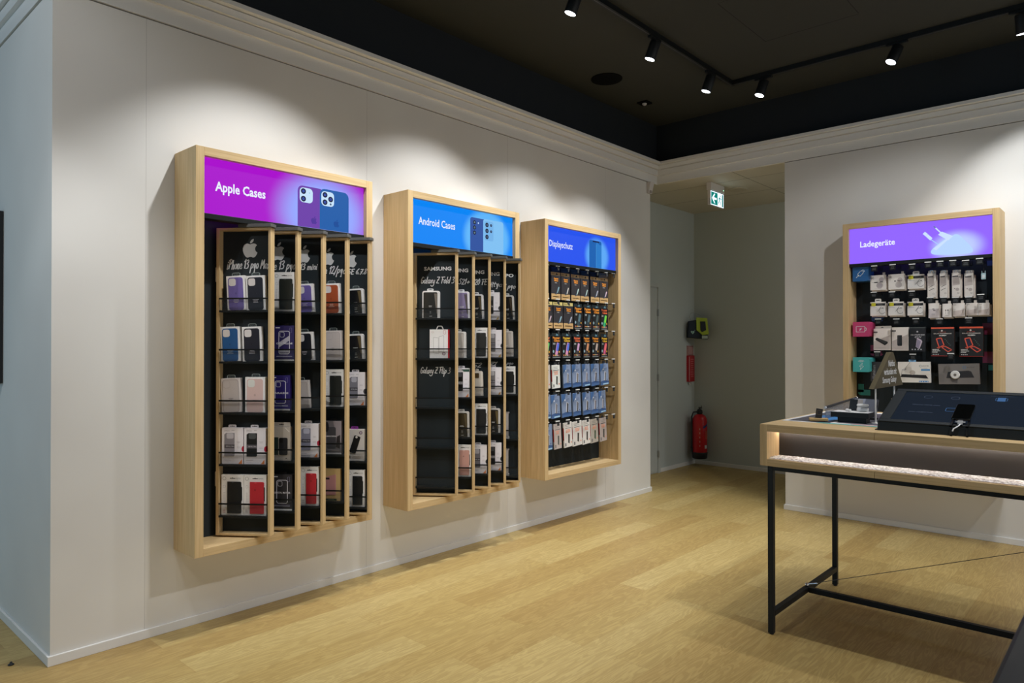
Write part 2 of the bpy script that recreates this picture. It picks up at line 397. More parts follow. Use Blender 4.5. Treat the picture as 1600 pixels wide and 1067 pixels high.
def pic_charger(pm):
    w1 = E(205, 226, 255); w2 = E(170, 205, 255)
    pm.flat(smooth([(.634, 1.772), (.620, 1.748), (.636, 1.727), (.700, 1.718), (.80, 1.714), (.872, 1.717), (.890, 1.736), (.872, 1.772), (.832, 1.822), (.806, 1.853), (.782, 1.864), (.752, 1.852), (.700, 1.826), (.634, 1.772)])[:-1], .0297, E(184, 214, 255))
    pm.flat([(.636, 1.770), (.735, 1.846), (.752, 1.846), (.655, 1.755)], .0292, w1)
    pm.flat([(.668, 1.872), (.692, 1.893), (.765, 1.852), (.735, 1.822)], .0294, w1)
    pm.stroke([(.686, 1.885), (.640, 1.938)], .009, .0292, w1); pm.stroke([(.652, 1.924), (.640, 1.938)], .010, .0289, E(110, 120, 190))
    pm.flat([(.586, 1.868), (.602, 1.882), (.632, 1.850), (.616, 1.834)], .0296, w1); pm.stroke([(.594, 1.876), (.574, 1.896)], .022, .0294, w1); pm.stroke([(.620, 1.842), (.668, 1.80)], .006, .0296, w2)

cabA = cabinet((1.505, D - CD - .001, .413), 0, 'oak framed wall cabinet under a magenta backlit sign, nearest to the left corner',
               glow_mat('magenta_backlit_print', (170, 16, 205), (150, 168, 255), .74, 1.78, .37, .30, 1.0, .45), 'Apple Cases', (.110, .382, 1.803, 1.868), pic_apple, .025)
cabB = cabinet((2.832, D - CD - .001, .413), 0, 'oak framed wall cabinet under a sky blue backlit sign, middle of the long wall',
               glow_mat('sky_blue_backlit_print', (4, 134, 246), (96, 182, 250), .745, 1.80, .26, .22, 1.0, .72), 'Android Cases', (.112, .433, 1.822, 1.872), pic_android, .012)
cabC = cabinet((4.183, D - CD - .001, .413), 0, 'oak framed wall cabinet under a deep blue backlit sign, hung with screen protectors',
               glow_mat('deep_blue_backlit_print', (38, 84, 238), (92, 168, 246), .735, 1.80, .20, .18, 1.0, .6), 'Displayschutz', (.092, .392, 1.805, 1.872), pic_screen, .008)
cabD = cabinet((B - CD - .001, 1.840, .413), R(-90), 'oak framed cabinet on the back wall under a violet backlit sign',
               glow_mat('violet_backlit_print', (144, 100, 250), (186, 200, 255), .79, 1.775, .21, .14, 1.05, .40), 'Ladegeräte', (.124, .376, 1.812, 1.873), pic_charger, .018)


HWG = {'i': (.25, [[(.1, .5), (.08, 0), (.17, .05)], [(.13, .72), (.15, .78)]]), 'P': (.5, [[(.1, 0), (.16, 1)], [(.02, .88), (.3, 1.04), (.48, .8), (.3, .52), (.14, .5)]]), 'h': (.42, [[(.08, 0), (.15, 1)], [(.1, .3), (.25, .55), (.34, .4), (.32, 0)]]),
 'o': (.44, [[(.25, .55), (.08, .35), (.12, .05), (.3, .05), (.38, .35), (.25, .55)]]), 'n': (.42, [[(.08, .55), (.08, 0)], [(.09, .35), (.25, .55), (.34, .4), (.32, 0)]]), 'e': (.42, [[(.08, .28), (.34, .33), (.25, .55), (.08, .38), (.1, .08), (.3, .02), (.38, .12)]]),
 '1': (.30, [[(.03, .72), (.18, 1)], [(.18, 1), (.14, 0)]]), '3': (.44, [[(.05, .9), (.25, 1), (.33, .8), (.14, .55)], [(.14, .55), (.36, .42), (.3, .1), (.02, .05)]]), 'p': (.44, [[(.10, .55), (.04, -.45)], [(.08, .4), (.28, .56), (.38, .3), (.2, .05), (.08, .1)]]),
 'r': (.42, [[(.06, .5), (.20, .55), (.16, .1)], [(.08, .35), (.30, .58), (.26, -.3), (.20, -.42), (.32, -.38)]]), 'M': (.66, [[(.05, 0), (.12, .95)], [(.12, .95), (.28, .35)], [(.28, .35), (.48, .98)], [(.48, .98), (.56, 0)]]), 'a': (.44, [[(.35, .5), (.15, .52), (.06, .25), (.16, .02), (.33, .2), (.35, .5)], [(.35, .5), (.36, .05), (.42, .03)]]),
 'x': (.42, [[(.05, .52), (.36, 0)], [(.36, .54), (.03, 0)]]), 'm': (.62, [[(.08, .55), (.08, 0)], [(.09, .35), (.22, .55), (.30, .4), (.29, 0)], [(.30, .35), (.43, .55), (.52, .4), (.52, 0)]]), '2': (.46, [[(.05, .8), (.2, 1), (.34, .78), (.05, .02)], [(.05, .02), (.42, .04)]]), '/': (.35, [[(.0, -.15), (.34, 1.05)]]),
 'S': (.46, [[(.42, .9), (.22, 1.0), (.08, .76), (.34, .4), (.22, .02), (.0, .1)]]), 'E': (.46, [[(.1, 0), (.1, 1)], [(.1, 1), (.42, 1)], [(.1, .52), (.36, .54)], [(.1, 0), (.42, .02)]]), '6': (.42, [[(.35, 1), (.1, .55), (.08, .15), (.25, 0), (.36, .22), (.22, .42), (.09, .28)]]), '7': (.42, [[(.03, .95), (.38, .98)], [(.38, .98), (.14, 0)], [(.1, .5), (.34, .52)]]),
 '8': (.44, [[(.34, .85), (.2, 1), (.08, .8), (.34, .3), (.2, 0), (.05, .2), (.36, .82)]]), '.': (.20, [[(.07, .02), (.10, .05)]]), 'G': (.5, [[(.42, .85), (.22, 1), (.05, .6), (.12, .05), (.38, .1), (.44, .42)], [(.44, .42), (.24, .42)]]), 'l': (.24, [[(.12, 1), (.08, .1), (.18, .0)]]),
 'y': (.42, [[(.06, .52), (.14, .12), (.32, .2)], [(.36, .54), (.28, -.25), (.02, -.42), (-.20, -.25)]]), 'Z': (.52, [[(.03, .95), (.44, .97)], [(.44, .97), (.04, .02)], [(.04, .02), (.46, .0)], [(.12, .5), (.38, .52)]]), 'F': (.46, [[(.14, 0), (.14, .95)], [(-.05, .96), (.52, 1.0)], [(.14, .52), (.38, .55)]]),
 'd': (.46, [[(.34, .5), (.14, .5), (.06, .2), (.2, .02), (.34, .2)], [(.40, 1), (.34, 0)]]), '0': (.44, [[(.24, 1), (.06, .6), (.12, .05), (.3, .05), (.38, .5), (.24, 1)]]), '4': (.46, [[(.28, 1), (.04, .35)], [(.04, .35), (.42, .36)], [(.30, .7), (.26, 0)]]), '+': (.5, [[(.06, .4), (.44, .42)], [(.26, .62), (.24, .18)]]),
 'U': (.5, [[(.08, 1), (.06, .3), (.22, 0), (.38, .3), (.42, 1)]]), 't': (.32, [[(.16, .9), (.12, .08), (.24, .03)], [(.0, .6), (.3, .64)]]), '9': (.42, [[(.34, .8), (.18, 1), (.08, .7), (.28, .55), (.35, .85), (.28, 0)]]), 'A': (.5, [[(.02, 0), (.24, 1)], [(.24, 1), (.44, 0)], [(.1, .35), (.38, .37)]]), '5': (.44, [[(.38, .98), (.1, .96)], [(.1, .96), (.08, .55), (.34, .48), (.3, .06), (.04, .04)]]),
 'X': (.48, [[(.05, 1), (.4, 0)], [(.42, 1), (.02, 0)]]), 'N': (.5, [[(.06, 0), (.1, 1)], [(.1, 1), (.4, 0)], [(.4, 0), (.44, 1)]]), 'u': (.42, [[(.06, .52), (.1, .05), (.28, .08), (.34, .5)], [(.34, .5), (.36, 0)]]), ' ': (.30, [])}
def handwrite(mb, txt, x0, x1, z0, z1, y, m, w_=.0054, shear=.22):
    rnd = random.Random(txt); x = 0; S_ = []
    for ch in txt:
        adv, st = HWG[ch]; dy = rnd.uniform(-.05, .05)
        for p in st: S_.append([(x + a + shear * b, b + dy) for a, b in p])
        x += adv
    x += shear * .5; kx = (x1 - x0) / x; kz = z1 - z0
    for p in S_:
        q = smooth([(x0 + a * kx, z0 + b * kz) for a, b in p])
        mb.stroke(q, w_, y, m)
        for a in q: mb.flat(circ(a[0], a[1], w_ / 2, 6), y, m)

# ---------------------------------------------------------------- swing panels inside the first two cabinets
PW, PD, PZ0, PZ1 = .295, .048, .462, 2.068
PANG = R(-53)
SHELF = (1.637, 1.370, 1.104, .834, .567)
HAND = dict(shear=.28, bold=.012, wob=.0015)
def swing_panel(cab, ox, shelves, deco):
    loc = Vector((ox - cab.location.x, 3.618 - cab.location.y, PZ0 - cab.location.z)); H = PZ1 - PZ0
    t = .0135
    mb = MB(); mb.box(0, t + .004, 0, PD, 0, H, WZ); mb.box(PW - t, PW, 0, PD, 0, H, WZ); mb.box(t + .004, PW - t, 0, PD, 0, t, WX); mb.box(t + .004, PW - t, 0, PD, H - t, H, WX)
    # chamfered right nose of the upright
    p = mb.build('swing_panel', cab, loc=loc, rot=(0, 0, PANG), bevel=.0015)
    mb = MB(); mb.box(t + .004, PW - t, .040, .046, t, H - t, BOARD); mb.build('back_board', p)
    for z in shelves:
        mb = MB(); zz = z - PZ0
        mb.box(t + .0045, PW - t - .0005, -.004, .039, zz - .010, zz - .0005, BLACK)
        mb.box(t + .0045, PW - t - .0005, -.006, -.0035, zz - .012, zz + .056, SMOKE)
        mb.box(t + .0045, PW - t - .0005, -.0065, -.0030, zz + .0565, zz + .065, BLACK)
        mb.build('shelf', p)
    for nm, fn in deco: mb = MB(); fn(mb, .0398); mb.build(nm, p)
    for hz0 in (.255, 1.325): mb = MB(); mb.box(-.007, -.0005, .006, .030, hz0, hz0 + .075, mat('pale_steel', (206, 200, 194), .4, .6)); mb.build('hinge', p)
    mb = MB(); G = mat('grey_hinge_plate', (92, 92, 88), .5)
    mb.prism([(.12, -.004), (PW + .005, -.012), (PW + .012, -.002), (PW + .012, .040), (PW - .02, .054), (.12, .054)], -(H + .018), -(H + .001), G, axis='z')
    mb.build('top_hinge', p, bevel=.001)
    return p
def hand(txt, x0, x1, z0, z1): return ('handwriting', lambda mb, y: handwrite(mb, txt, x0, x1, z0 - PZ0, z1 - PZ0, y, CHALK))
def deco_apple(txt, x0, x1, z0=1.868, z1=1.905):
    return [('fruit_emblem', lambda mb, y: mb.apple(.165, 1.965 - PZ0, .098, y, mat('silver_foil', (206, 206, 206), .35))), hand(txt, x0, x1, z0, z1)]
def deco_sam(items, logo='SAMSUNG', lx=(.065, .250)):
    return [('printed_logo', lambda mb, y: mb.text(logo, lx[0], lx[1], 1.953 - PZ0, 1.979 - PZ0, y, CHALK, bold=.035))] + [hand(*it) for it in items]
A_X = [1.686 + .1565 * k for k in range(5)]; B_X = [3.014 + .1565 * k for k in range(5)]
S5 = (1.640, 1.373, 1.102, .777, .508)
for x, sh, d in zip(A_X, (SHELF, SHELF, SHELF, SHELF, S5), (deco_apple('iPhone 13 pro Max', .036, .276, 1.858, 1.905), deco_apple('iPhone 13 pro', .060, .270, 1.866, 1.912), deco_apple('iPhone 13 mini', .040, .250, 1.878, 1.912), deco_apple('iPhone 12/pro', .060, .278, 1.866, 1.908), deco_apple('iPhone SE 6.7.8', .040, .268, 1.876, 1.906))):
    swing_panel(cabA, x, sh, d)
SB1 = (1.636, 1.370, 1.046, .782, .521)
for x, sh, d in zip(B_X, (SB1, SHELF, SHELF, SHELF, S5),
    (deco_sam([('Galaxy Z Fold 3', .042, .272, 1.868, 1.910), ('Galaxy Z Flip 3', .040, .246, 1.268, 1.308)]),
     deco_sam([('Galaxy S21+', .060, .262, 1.872, 1.908)]), deco_sam([('Galaxy S20 FE', .050, .270, 1.880, 1.918), ('A52', .130, .235, 1.300, 1.330)]),
     deco_sam([('S20 Ultra', .070, .272, 1.874, 1.908), ('A71', .13, .235, 1.312, 1.336)]), deco_sam([('Find X3 pro', .060, .262, 1.872, 1.905), ('Neo pro', .13, .245, 1.315, 1.335)], 'OPPO', (.12, .245)))):
    swing_panel(cabB, x, sh, d)

# ---------------------------------------------------------------- boxed phone cases (local: x centred, front at y=0, depth to +y, z from 0)
def tabshape(w_, h, z): return [(-w_ / 2, z), (w_ / 2, z), (w_ / 2, z + h * .8), (w_ / 2 - .006, z + h), (-w_ / 2 + .006, z + h), (-w_ / 2, z + h * .8)]
def hang_tab(root, z, col, x=0, w_=.042, h=.016, clear=False, slot=True):
    mb = MB()
    if clear:
        P = tabshape(w_, h, z); P = [(a + x, b) for a, b in P]
        for q in pline(P[1:] + [P[0]], .0022): mb.prism(q, .010, .0115, mat('clear_plastic_edge', (150, 160, 160), .2))
        mb.prism(P, .0115, .012, mat('clear_plastic', (120, 130, 130), .1, alpha=.18))
    else:
        mb.prism([(a + x, b) for a, b in tabshape(w_, h, z)], .010, .012, col)
        if slot: mb.flat([(x - .014, z + h * .38), (x + .014, z + h * .38), (x + .014, z + h * .58), (x + .004, z + h * .58), (x, z + h * .75), (x - .004, z + h * .58), (x - .014, z + h * .58)], .010, INK)
    mb.build('hang_tab', root)
def lines(mb, x0, x1, z, n, dz, y, m, h=.0022, jag=.25):
    for i in range(n):
        k = random.uniform(0, jag) * (x1 - x0)
        mb.rect(x0 + k * .5, x1 - k * .5, z - i * dz, z - i * dz + h, y, m)
def body(mb, w_, h, d, m): mb.box(-w_ / 2, w_ / 2, 0, d, 0, h, m)
def k_apple(root, w_, h, case, ink, cam=(226, 220, 218)):
    mb = MB(); body(mb, w_, h, .026, WHITE); mb.build('carton', root, bevel=.0012)
    mb = MB(); cw = w_ * .40; z1 = h - .009; CM = C(*case)
    mb.prism(rrect(-cw, cw, -.0005 + .001, z1, .013), -.0018, 0, CM)
    mb.prism(rrect(-cw + .004, -cw + .042, z1 - .044, z1 - .005, .011), -.0022, -.0018, C(*cam))
    mb.apple(0, h * .50, .014, -.0018, C(*[int(v * .9) for v in case]))
    lines(mb, -.017, .017, h * .30, 3, .007, -.0018, C(*ink), .0024, .6)
    mb.build('phone_case', root)
    hang_tab(root, h, None, clear=True)
def k_clear(root, w_, h, dark=(120, 112, 112)):
    mb = MB(); body(mb, w_, h, .026, C(214, 206, 203)); mb.build('carton', root, bevel=.0012)
    mb = MB(); cw = w_ * .40; z1 = h - .009
    mb.prism(rrect(-cw, cw, .001, z1, .013), -.0010, 0, C(200, 191, 188)); mb.ring(rrect(-cw, cw, .001, z1, .013), .0014, -.001, C(*dark))
    mb.ring(rrect(-cw + .004, -cw + .040, z1 - .042, z1 - .005, .010), .001, -.001, C(170, 160, 158)); lines(mb, -.017, .017, h * .40, 3, .006, -.001, C(120, 112, 112), .0018, .6)
    mb.build('phone_case', root); hang_tab(root, h, None, clear=True)
def k_folio(root, w_, h, case, side=(150, 148, 150)):
    mb = MB(); body(mb, w_, h, .024, WHITE)
    x = -w_ / 2; g = C(120, 118, 122)
    mb.ring(circ(x + .016, h - .020, .009, 12), .0014, 0, g); mb.rect(x + .030, x + .0304, 0.002, h - .002, 0, C(196, 190, 190))
    mb.ring(circ(x + .016, h - .062, .007, 10), .0008, 0, C(160, 156, 160)); lines(mb, x + .010, x + .022, h * .55, 9, .006, 0, C(186, 180, 182), .0014)
    lines(mb, x + .006, x + .024, h * .13, 4, .005, 0, C(*side), .0016)
    mb.text('nevox', w_ * .12, w_ * .12 + .030, h - .022, h - .016, 0, C(150, 150, 154))
    mb.flat([(-.014, h - .021), (.014, h - .021), (.014, h - .017), (.004, h - .017), (0, h - .014), (-.004, h - .017), (-.014, h - .017)], 0, INK)
    mb.build('carton', root, bevel=.0012)
    mb = MB(); c = C(*case); c2 = C(*[int(v * .8) for v in case]); xl = x + .034; xr = w_ / 2 - .012; z0, z1 = .010, h - .036
    mb.prism(rrect(xl, xr, z0, z1, .007, corners=(0, 1, 1, 0)), -.004, 0, c)
    mb.prism(rrect(xr - .004, xr + .004, h * .36, h * .70, .002), -.003, 0, mat('black_ink', (18, 19, 22)) if sum(case) > 120 else c)
    mb.rect(xl + .025, xl + .036, z1 - .006, z1 - .0035, -.004, C(*[min(255, v + 60) for v in case])); mb.apple(xl + .028, z1 - .040, .012, -.004, c2)
    mb.build('folio_case', root)
def k_window(root, w_, h, win, mid=(90, 88, 94), dot=None, tri=(240, 140, 70), green=False):
    mb = MB(); Wm = C(240, 235, 239); body(mb, w_, h, .030, Wm); x = -w_ / 2
    g = C(176, 170, 176)
    mb.text('ZAGG', x + .012, x + .042, h - .018, h - .010, 0, g); lines(mb, x + .052, x + .070, h - .014, 1, 1, 0, g)
    for z in (.62, .47, .33): lines(mb, w_ * .20, w_ * .38, h * z, 2, .006, 0, C(196, 188, 194), .0016)
    mb.rect(x, w_ / 2, h * .245, h * .25, 0, C(188, 180, 186)); lines(mb, x + .010, x + .050, h * .10, 1, .008, 0, g, .0022); lines(mb, x + .010, x + .04, h * .05, 1, .008, 0, C(206, 200, 204), .0016)
    mb.flat([(w_ / 2 - .006, 0.001), (w_ / 2 - .006, .026), (w_ / 2 - .026, .001)], 0, C(*tri))
    if green: mb.flat([(w_ / 2, h - .008), (w_ * .02, h - .008), (w_ * .14, h - .024), (w_ / 2, h - .024)], 0, C(46, 84, 70))
    if dot: mb.prism([(w_ / 2 + .0005, h * .42 - .015), (w_ / 2 + .0005, h * .42 + .015), (w_ / 2 - .006, h * .42 + .011), (w_ / 2 - .009, h * .42), (w_ / 2 - .006, h * .42 - .011)], -.0004, .030, C(*dot))
    mb.build('carton', root, bevel=.0012)
    mb = MB(); c = C(*win); xl, xr = x + .014, w_ * .10
    mb.prism([(xl, h * .21), (xr - .005, h * .21), (xr, h * .235), (xr, h * .86), (xl + .010, h * .86), (xl, h * .82)], -.0008, 0, c)
    mb.flat(rrect(xl + .012, xr - .006, h * .70, h * .85, .008), -.0008, C(*[min(255, v + 60) for v in win]))
    mb.rect(xl, xr, h * .44, h * .54, -.0008, C(*mid)); mb.text('10 ft | 3m', xl + .010, xr - .003, h * .465, h * .505, -.0011, C(220, 218, 222), bold=.02)
    mb.build('case_window', root); hang_tab(root, h, C(214, 208, 212), x=-.006 if dot else 0)
def k_violet(root, w_, h, base, word, strip=True, flip=False):
    mb = MB(); body(mb, w_, h, .028, C(*base))
    if strip: mb.rect(-w_ / 2, w_ / 2, 0, .008, 0, WHITE)
    li = C(226, 224, 232); cw = w_ * .27
    mb.ring(rrect(-cw, cw, .038, h - .030, .010), .0034, 0, li); mb.ring(rrect(-cw + .006, -cw + .030, h - .062, h - .036, .007), .002, 0, li)
    if not flip:
        mb.flat([(-cw, h * .52), (cw, h * .72), (cw, h * .58), (-cw, h * .38)], -.0003, C(190, 188, 200)); mb.rect(-cw, cw, .045, .058, -.0003, C(170, 168, 178))
    mb.text(word, -w_ * .40, w_ * .42, h * .47, h * .52, -.0006, li, bold=.03)
    lines(mb, -w_ * .40, w_ * .40, .022, 1, 1, 0, C(170, 168, 190), .004, 0); lines(mb, -w_ * .4, w_ * .4, .030, 1, 1, 0, C(120, 112, 160), .0015, .1)
    mb.rect(-w_ * .44, -w_ * .22, h - .014, h - .009, 0, li); mb.ring(rrect(w_ * .28, w_ * .38, h - .038, h - .012, .003), .001, 0, C(150, 146, 180))
    mb.build('carton', root, bevel=.0012); hang_tab(root, h, INK, slot=False, h=.012)
def k_rounded(root, w_, h, face, frame=(226, 224, 224), sheen=(92, 80, 56), clear=True):
    mb = MB(); mb.prism(rrect(-w_ / 2, w_ / 2, 0, h, .014, corners=(0, 0, 1, 1)), 0, .026, C(*frame)); mb.build('carton', root)
    mb = MB(); xr = w_ / 2 - .014
    mb.prism(rrect(-w_ / 2 + .008, xr, .001, h - .009, .009, corners=(0, 0, 1, 1)), -.0012, 0, C(*face, .2))
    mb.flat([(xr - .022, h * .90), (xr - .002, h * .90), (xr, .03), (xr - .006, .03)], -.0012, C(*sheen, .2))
    lines(mb, -.020, .012, h * .44, 2, .006, -.0012, C(214, 212, 208), .0022, .4); lines(mb, -.012, .006, h * .24, 3, .006, -.0012, C(200, 198, 190), .0018, .5)
    mb.rect(-.010, .008, .010, .0135, -.0012, C(200, 198, 190)); mb.build('case_window', root)
    if clear: hang_tab(root, h, None, clear=True, w_=.036)
    else: hang_tab(root, h, C(*frame), x=-.006)
def k_kraft(root, w_, h):
    mb = MB(); body(mb, w_, h, .026, C(190, 160, 108)); mb.rect(-w_ * .35, w_ * .30, .002, .012, 0, C(44, 66, 48)); lines(mb, -w_ * .2, w_ * .15, .006, 1, 1, -.0003, C(120, 140, 120), .003); mb.build('carton', root, bevel=.0012)
    mb = MB(); mb.prism([(-w_ * .36, .034), (w_ * .26, .034), (w_ * .26, h - .030), (-w_ * .20, h - .042), (-w_ * .36, h - .050)], -.0012, 0, C(186, 132, 132)); mb.rect(-w_ * .44, -w_ * .12, h - .060, h - .050, -.0012, INK); mb.build('case_window', root)
def k_grey(root, w_, h):
    mb = MB(); body(mb, w_, h, .028, C(112, 106, 110)); mb.rect(-w_ / 2, w_ / 2, 0, .008, 0, C(208, 204, 204))
    mb.flat([(w_ * .05, h), (w_ / 2, h), (w_ / 2, h * .35), (w_ * .22, h * .50)], 0, C(146, 136, 140)); mb.flat(rrect(-w_ * .30, w_ * .20, .03, h - .034, .010), -.0002, C(70, 68, 72)); mb.flat([(w_ * .26, .10), (w_ * .44, .11), (w_ * .42, .03), (w_ * .20, .04)], -.0003, C(40, 34, 36))
    mb.flat(circ(-w_ * .30, h * .82, .012, 10, .03), -.0004, C(24, 26, 32))
    mb.text('LUMINOSKIN', -w_ * .42, w_ * .22, h * .52, h * .56, -.0006, C(222, 218, 220), bold=.03); lines(mb, -w_ * .4, w_ * .4, .022, 2, .006, -.0004, C(160, 156, 158), .0016)
    mb.build('carton', root, bevel=.0012); hang_tab(root, h, INK, slot=False, h=.012)
def k_beige(root, w_, h):
    mb = MB(); body(mb, w_, h - .024, .026, C(190, 180, 168)); mb.prism([(-w_ / 2, h - .024), (w_ / 2 - .002, h - .024), (w_ / 2 - .004, h), (-w_ / 2, h)], .008, .010, C(214, 206, 196))
    mb.flat([(-.013, h - .014), (.013, h - .014), (.013, h - .010), (.004, h - .010), (0, h - .007), (-.004, h - .010), (-.013, h - .010)], .008, INK); mb.stroke([(w_ * .22, h - .028), (w_ * .45, h - .050)], .003, 0, C(232, 228, 220)); mb.ring(circ(-w_ * .36, .012, .006, 10), .001, 0, C(130, 124, 118)); lines(mb, w_ * .25, w_ * .32, .010, 1, 1, 0, INK, .004)
    mb.build('carton', root)
    mb = MB(); mb.prism(rrect(-w_ * .10, w_ * .36, .030, h - .082, .008), -.0012, 0, C(34, 34, 38)); mb.flat(rrect(-w_ * .08, w_ * .12, h - .108, h - .086, .006), -.0012, C(12, 12, 14)); mb.rect(-w_ * .40, -w_ * .14, .030, h - .080, 0, C(34, 48, 42)); mb.build('case_picture', root)
def k_tilted(root, w_, h):
    mb = MB(); body(mb, w_, h, .026, C(214, 208, 202)); mb.flat(circ(w_ * .28, h - .020, .010), 0, C(98, 70, 92)); mb.flat(circ(w_ * .28, h - .020, .006), -.0003, C(190, 180, 190)); mb.rect(-w_ * .48, -w_ * .34, .012, .030, 0, INK); lines(mb, -w_ * .25, w_ * .3, .026, 3, .007, 0, C(180, 160, 150), .0014); mb.build('carton', root, bevel=.0012)
    mb = MB(); q = rrect(-.019, .019, -.052, .052, .007); a = R(-18)
    mb.prism([(x * math.cos(a) - z * math.sin(a) - .006, x * math.sin(a) + z * math.cos(a) + h * .52) for x, z in q], -.003, 0, INK); mb.flat(circ(.004, h * .52 + .043, .007, 10), -.003, C(220, 214, 208)); mb.build('phone_case', root); hang_tab(root, h, C(150, 60, 160), x=-.012, slot=True)
def k_fold(root, w_, h):
    mb = MB(); body(mb, w_, h, .030, WHITE); mb.rect(w_ / 2 - .008, w_ / 2, 0, h, 0, C(186, 32, 44)); mb.box(w_ / 2, w_ / 2 + .0008, 0, .030, 0, h, C(186, 32, 44)); g = C(90, 86, 90)
    mb.ring([(-.040, .034), (-.006, .030), (-.006, h - .056), (-.040, h - .052)], .0012, 0, g); mb.ring([(-.002, .040), (.030, .046), (.030, h - .040), (-.002, h - .048)], .0012, 0, g); mb.flat(circ(.030, .030, .012), 0, C(120, 70, 80)); mb.flat(circ(.030, .030, .008), -.0003, C(200, 190, 194)); mb.ring(circ(-.046, h - .018, .008, 10, .005), .001, 0, C(190, 150, 150)); mb.ring(rrect(.028, .042, h - .032, h - .006, .005), .0016, 0, C(200, 80, 80)); lines(mb, -.056, -.050, h * .6, 5, .012, 0, C(200, 196, 198), .0016)
    mb.build('carton', root, bevel=.0012)
    mb = MB()
    for q in pline([(-.022, h), (-.012, h + .022), (.014, h + .022), (.024, h)], .006): mb.prism(q, .012, .014, C(206, 202, 200))
    mb.build('hang_tab', root)
def k_view(root, w_, h):
    mb = MB(); mb.prism(rrect(-w_ / 2, w_ / 2, 0, h, .016, corners=(0, 0, 1, 1)), 0, .024, C(214, 206, 194)); mb.prism(rrect(-w_ / 2 + .006, w_ / 2 - .012, .004, h - .012, .012), -.001, 0, C(198, 190, 178)); mb.build('carton', root)
    mb = MB(); mb.prism(rrect(-w_ * .30, w_ * .22, h * .72, h * .92, .006), -.0022, -.001, C(70, 56, 36, .2)); mb.build('case_window', root); hang_tab(root, h, C(214, 206, 198), x=-.004)
def k_slim(root, w_, h):
    mb = MB(); mb.box(-w_ / 2, w_ / 2 - .006, 0, .020, .012, h, C(206, 200, 200)); mb.box(-w_ / 2, w_ / 2, -.001, .022, 0, .014, WHITE); mb.box(-w_ / 2, w_ / 2, -.001, .020, h - .010, h, C(176, 170, 172)); lines(mb, -w_ * .1, w_ * .2, h * .8, 4, .010, 0, INK, .002); mb.build('carton', root)

def place_case(cab, k, right, w_, z, kind, args, label, h=.181, tilt=5, roll=0, group=None):
    ox = (A_X if cab == 'A' else B_X)[k]
    M = Matrix.Translation((ox, 3.618, 0)) @ Matrix.Rotation(PANG, 4, 'Z')
    fy = .006 + .0 + math.sin(R(max(tilt, 0))) * .055
    p = M @ Vector((right - w_ / 2, .0095, z))
    o = empty('phone_case_box', p, 0, label, 'boxed phone case', group or ('boxed phone cases under the magenta sign' if cab == 'A' else 'boxed phone cases under the sky blue sign'))
    o.rotation_euler = (Matrix.Rotation(PANG, 4, 'Z') @ Matrix.Rotation(R(roll), 4, 'Y') @ Matrix.Rotation(R(0), 4, 'X')).to_euler()
    kind(o, w_, h, *args); return o
LIGHTINK = (214, 210, 220)
T = 'on the top shelf'
PC = place_case
PC('A', 0, .158, .100, SHELF[0], k_apple, ((112, 98, 168), LIGHTINK), 'purple phone case box on the top shelf of the first magenta-sign panel', roll=-3)
PC('A', 0, .264, .103, SHELF[0], k_apple, ((24, 30, 44), LIGHTINK), 'midnight blue phone case box beside the purple one, first magenta-sign panel', roll=-2)
PC('A', 0, .128, .105, SHELF[1], k_apple, ((32, 92, 152), (170, 190, 214)), 'bright blue phone case box on the second shelf of the first magenta-sign panel', roll=-2)
PC('A', 0, .246, .105, SHELF[1], k_apple, ((30, 32, 44), LIGHTINK), 'black phone case box beside the bright blue one, second shelf, first magenta-sign panel', roll=-2)
PC('A', 0, .133, .107, SHELF[2], k_clear, ((124, 112, 112),), 'clear phone case box in off-white beside a pale pink one, third shelf, first panel', h=.178, roll=-2)
PC('A', 0, .262, .108, SHELF[2], k_apple, ((222, 192, 186), (222, 192, 186), (226, 226, 220)), 'pale pink phone case box on the third shelf of the first magenta-sign panel', h=.184)
PC('A', 0, .144, .116, SHELF[3], k_window, ((146, 142, 150), (88, 84, 92), (190, 30, 60)), 'white box with a grey-filled window, fourth shelf of the first magenta-sign panel', h=.188)
PC('A', 0, .266, .117, SHELF[3], k_window, ((20, 24, 26), (96, 92, 98), (190, 30, 60)), 'white box with a black-filled window, fourth shelf of the first magenta-sign panel', h=.188)
PC('A', 0, .147, .121, SHELF[4], k_folio, ((14, 20, 24), (190, 110, 100)), 'white box with a black folio case, bottom shelf of the first magenta-sign panel', h=.211)
PC('A', 0, .270, .121, SHELF[4], k_folio, ((190, 40, 52), (170, 140, 140)), 'white box with a red folio case beside the black folio, first magenta-sign panel', h=.211)
PC('A', 1, .274, .116, SHELF[0], k_folio, ((26, 32, 28),), 'white box with a black folio, top shelf of the 13 pro panel, magenta-sign cabinet', h=.211)
PC('A', 1, .272, .110, SHELF[1], k_violet, ((44, 36, 92), 'CRYSTALLINE'), 'dark violet box with a striped phone print, second shelf, second magenta-sign panel', h=.190)
PC('A', 1, .250, .108, SHELF[2], k_violet, ((44, 34, 110), 'PARASSE', True, True), 'dark violet box with a plain phone outline, third shelf, second magenta-sign panel', h=.188)
PC('A', 1, .252, .104, SHELF[3], k_beige, (), 'beige box picturing a black case, fourth shelf, second panel under the magenta sign', h=.205)
PC('A', 1, .262, .110, SHELF[4], k_violet, ((52, 50, 54), 'CRYSTAL MATTER', True, True), 'charcoal box lettered in white, bottom shelf, second panel under the magenta sign', h=.192)
PC('A', 2, .240, .100, SHELF[0], k_apple, ((112, 98, 168), LIGHTINK), 'small purple phone case box, top shelf of the 13 mini panel', h=.158, roll=-3)
PC('A', 2, .240, .100, SHELF[1], k_apple, ((22, 26, 36), LIGHTINK), 'small black phone case box, second shelf of the 13 mini panel', h=.158, roll=-3)
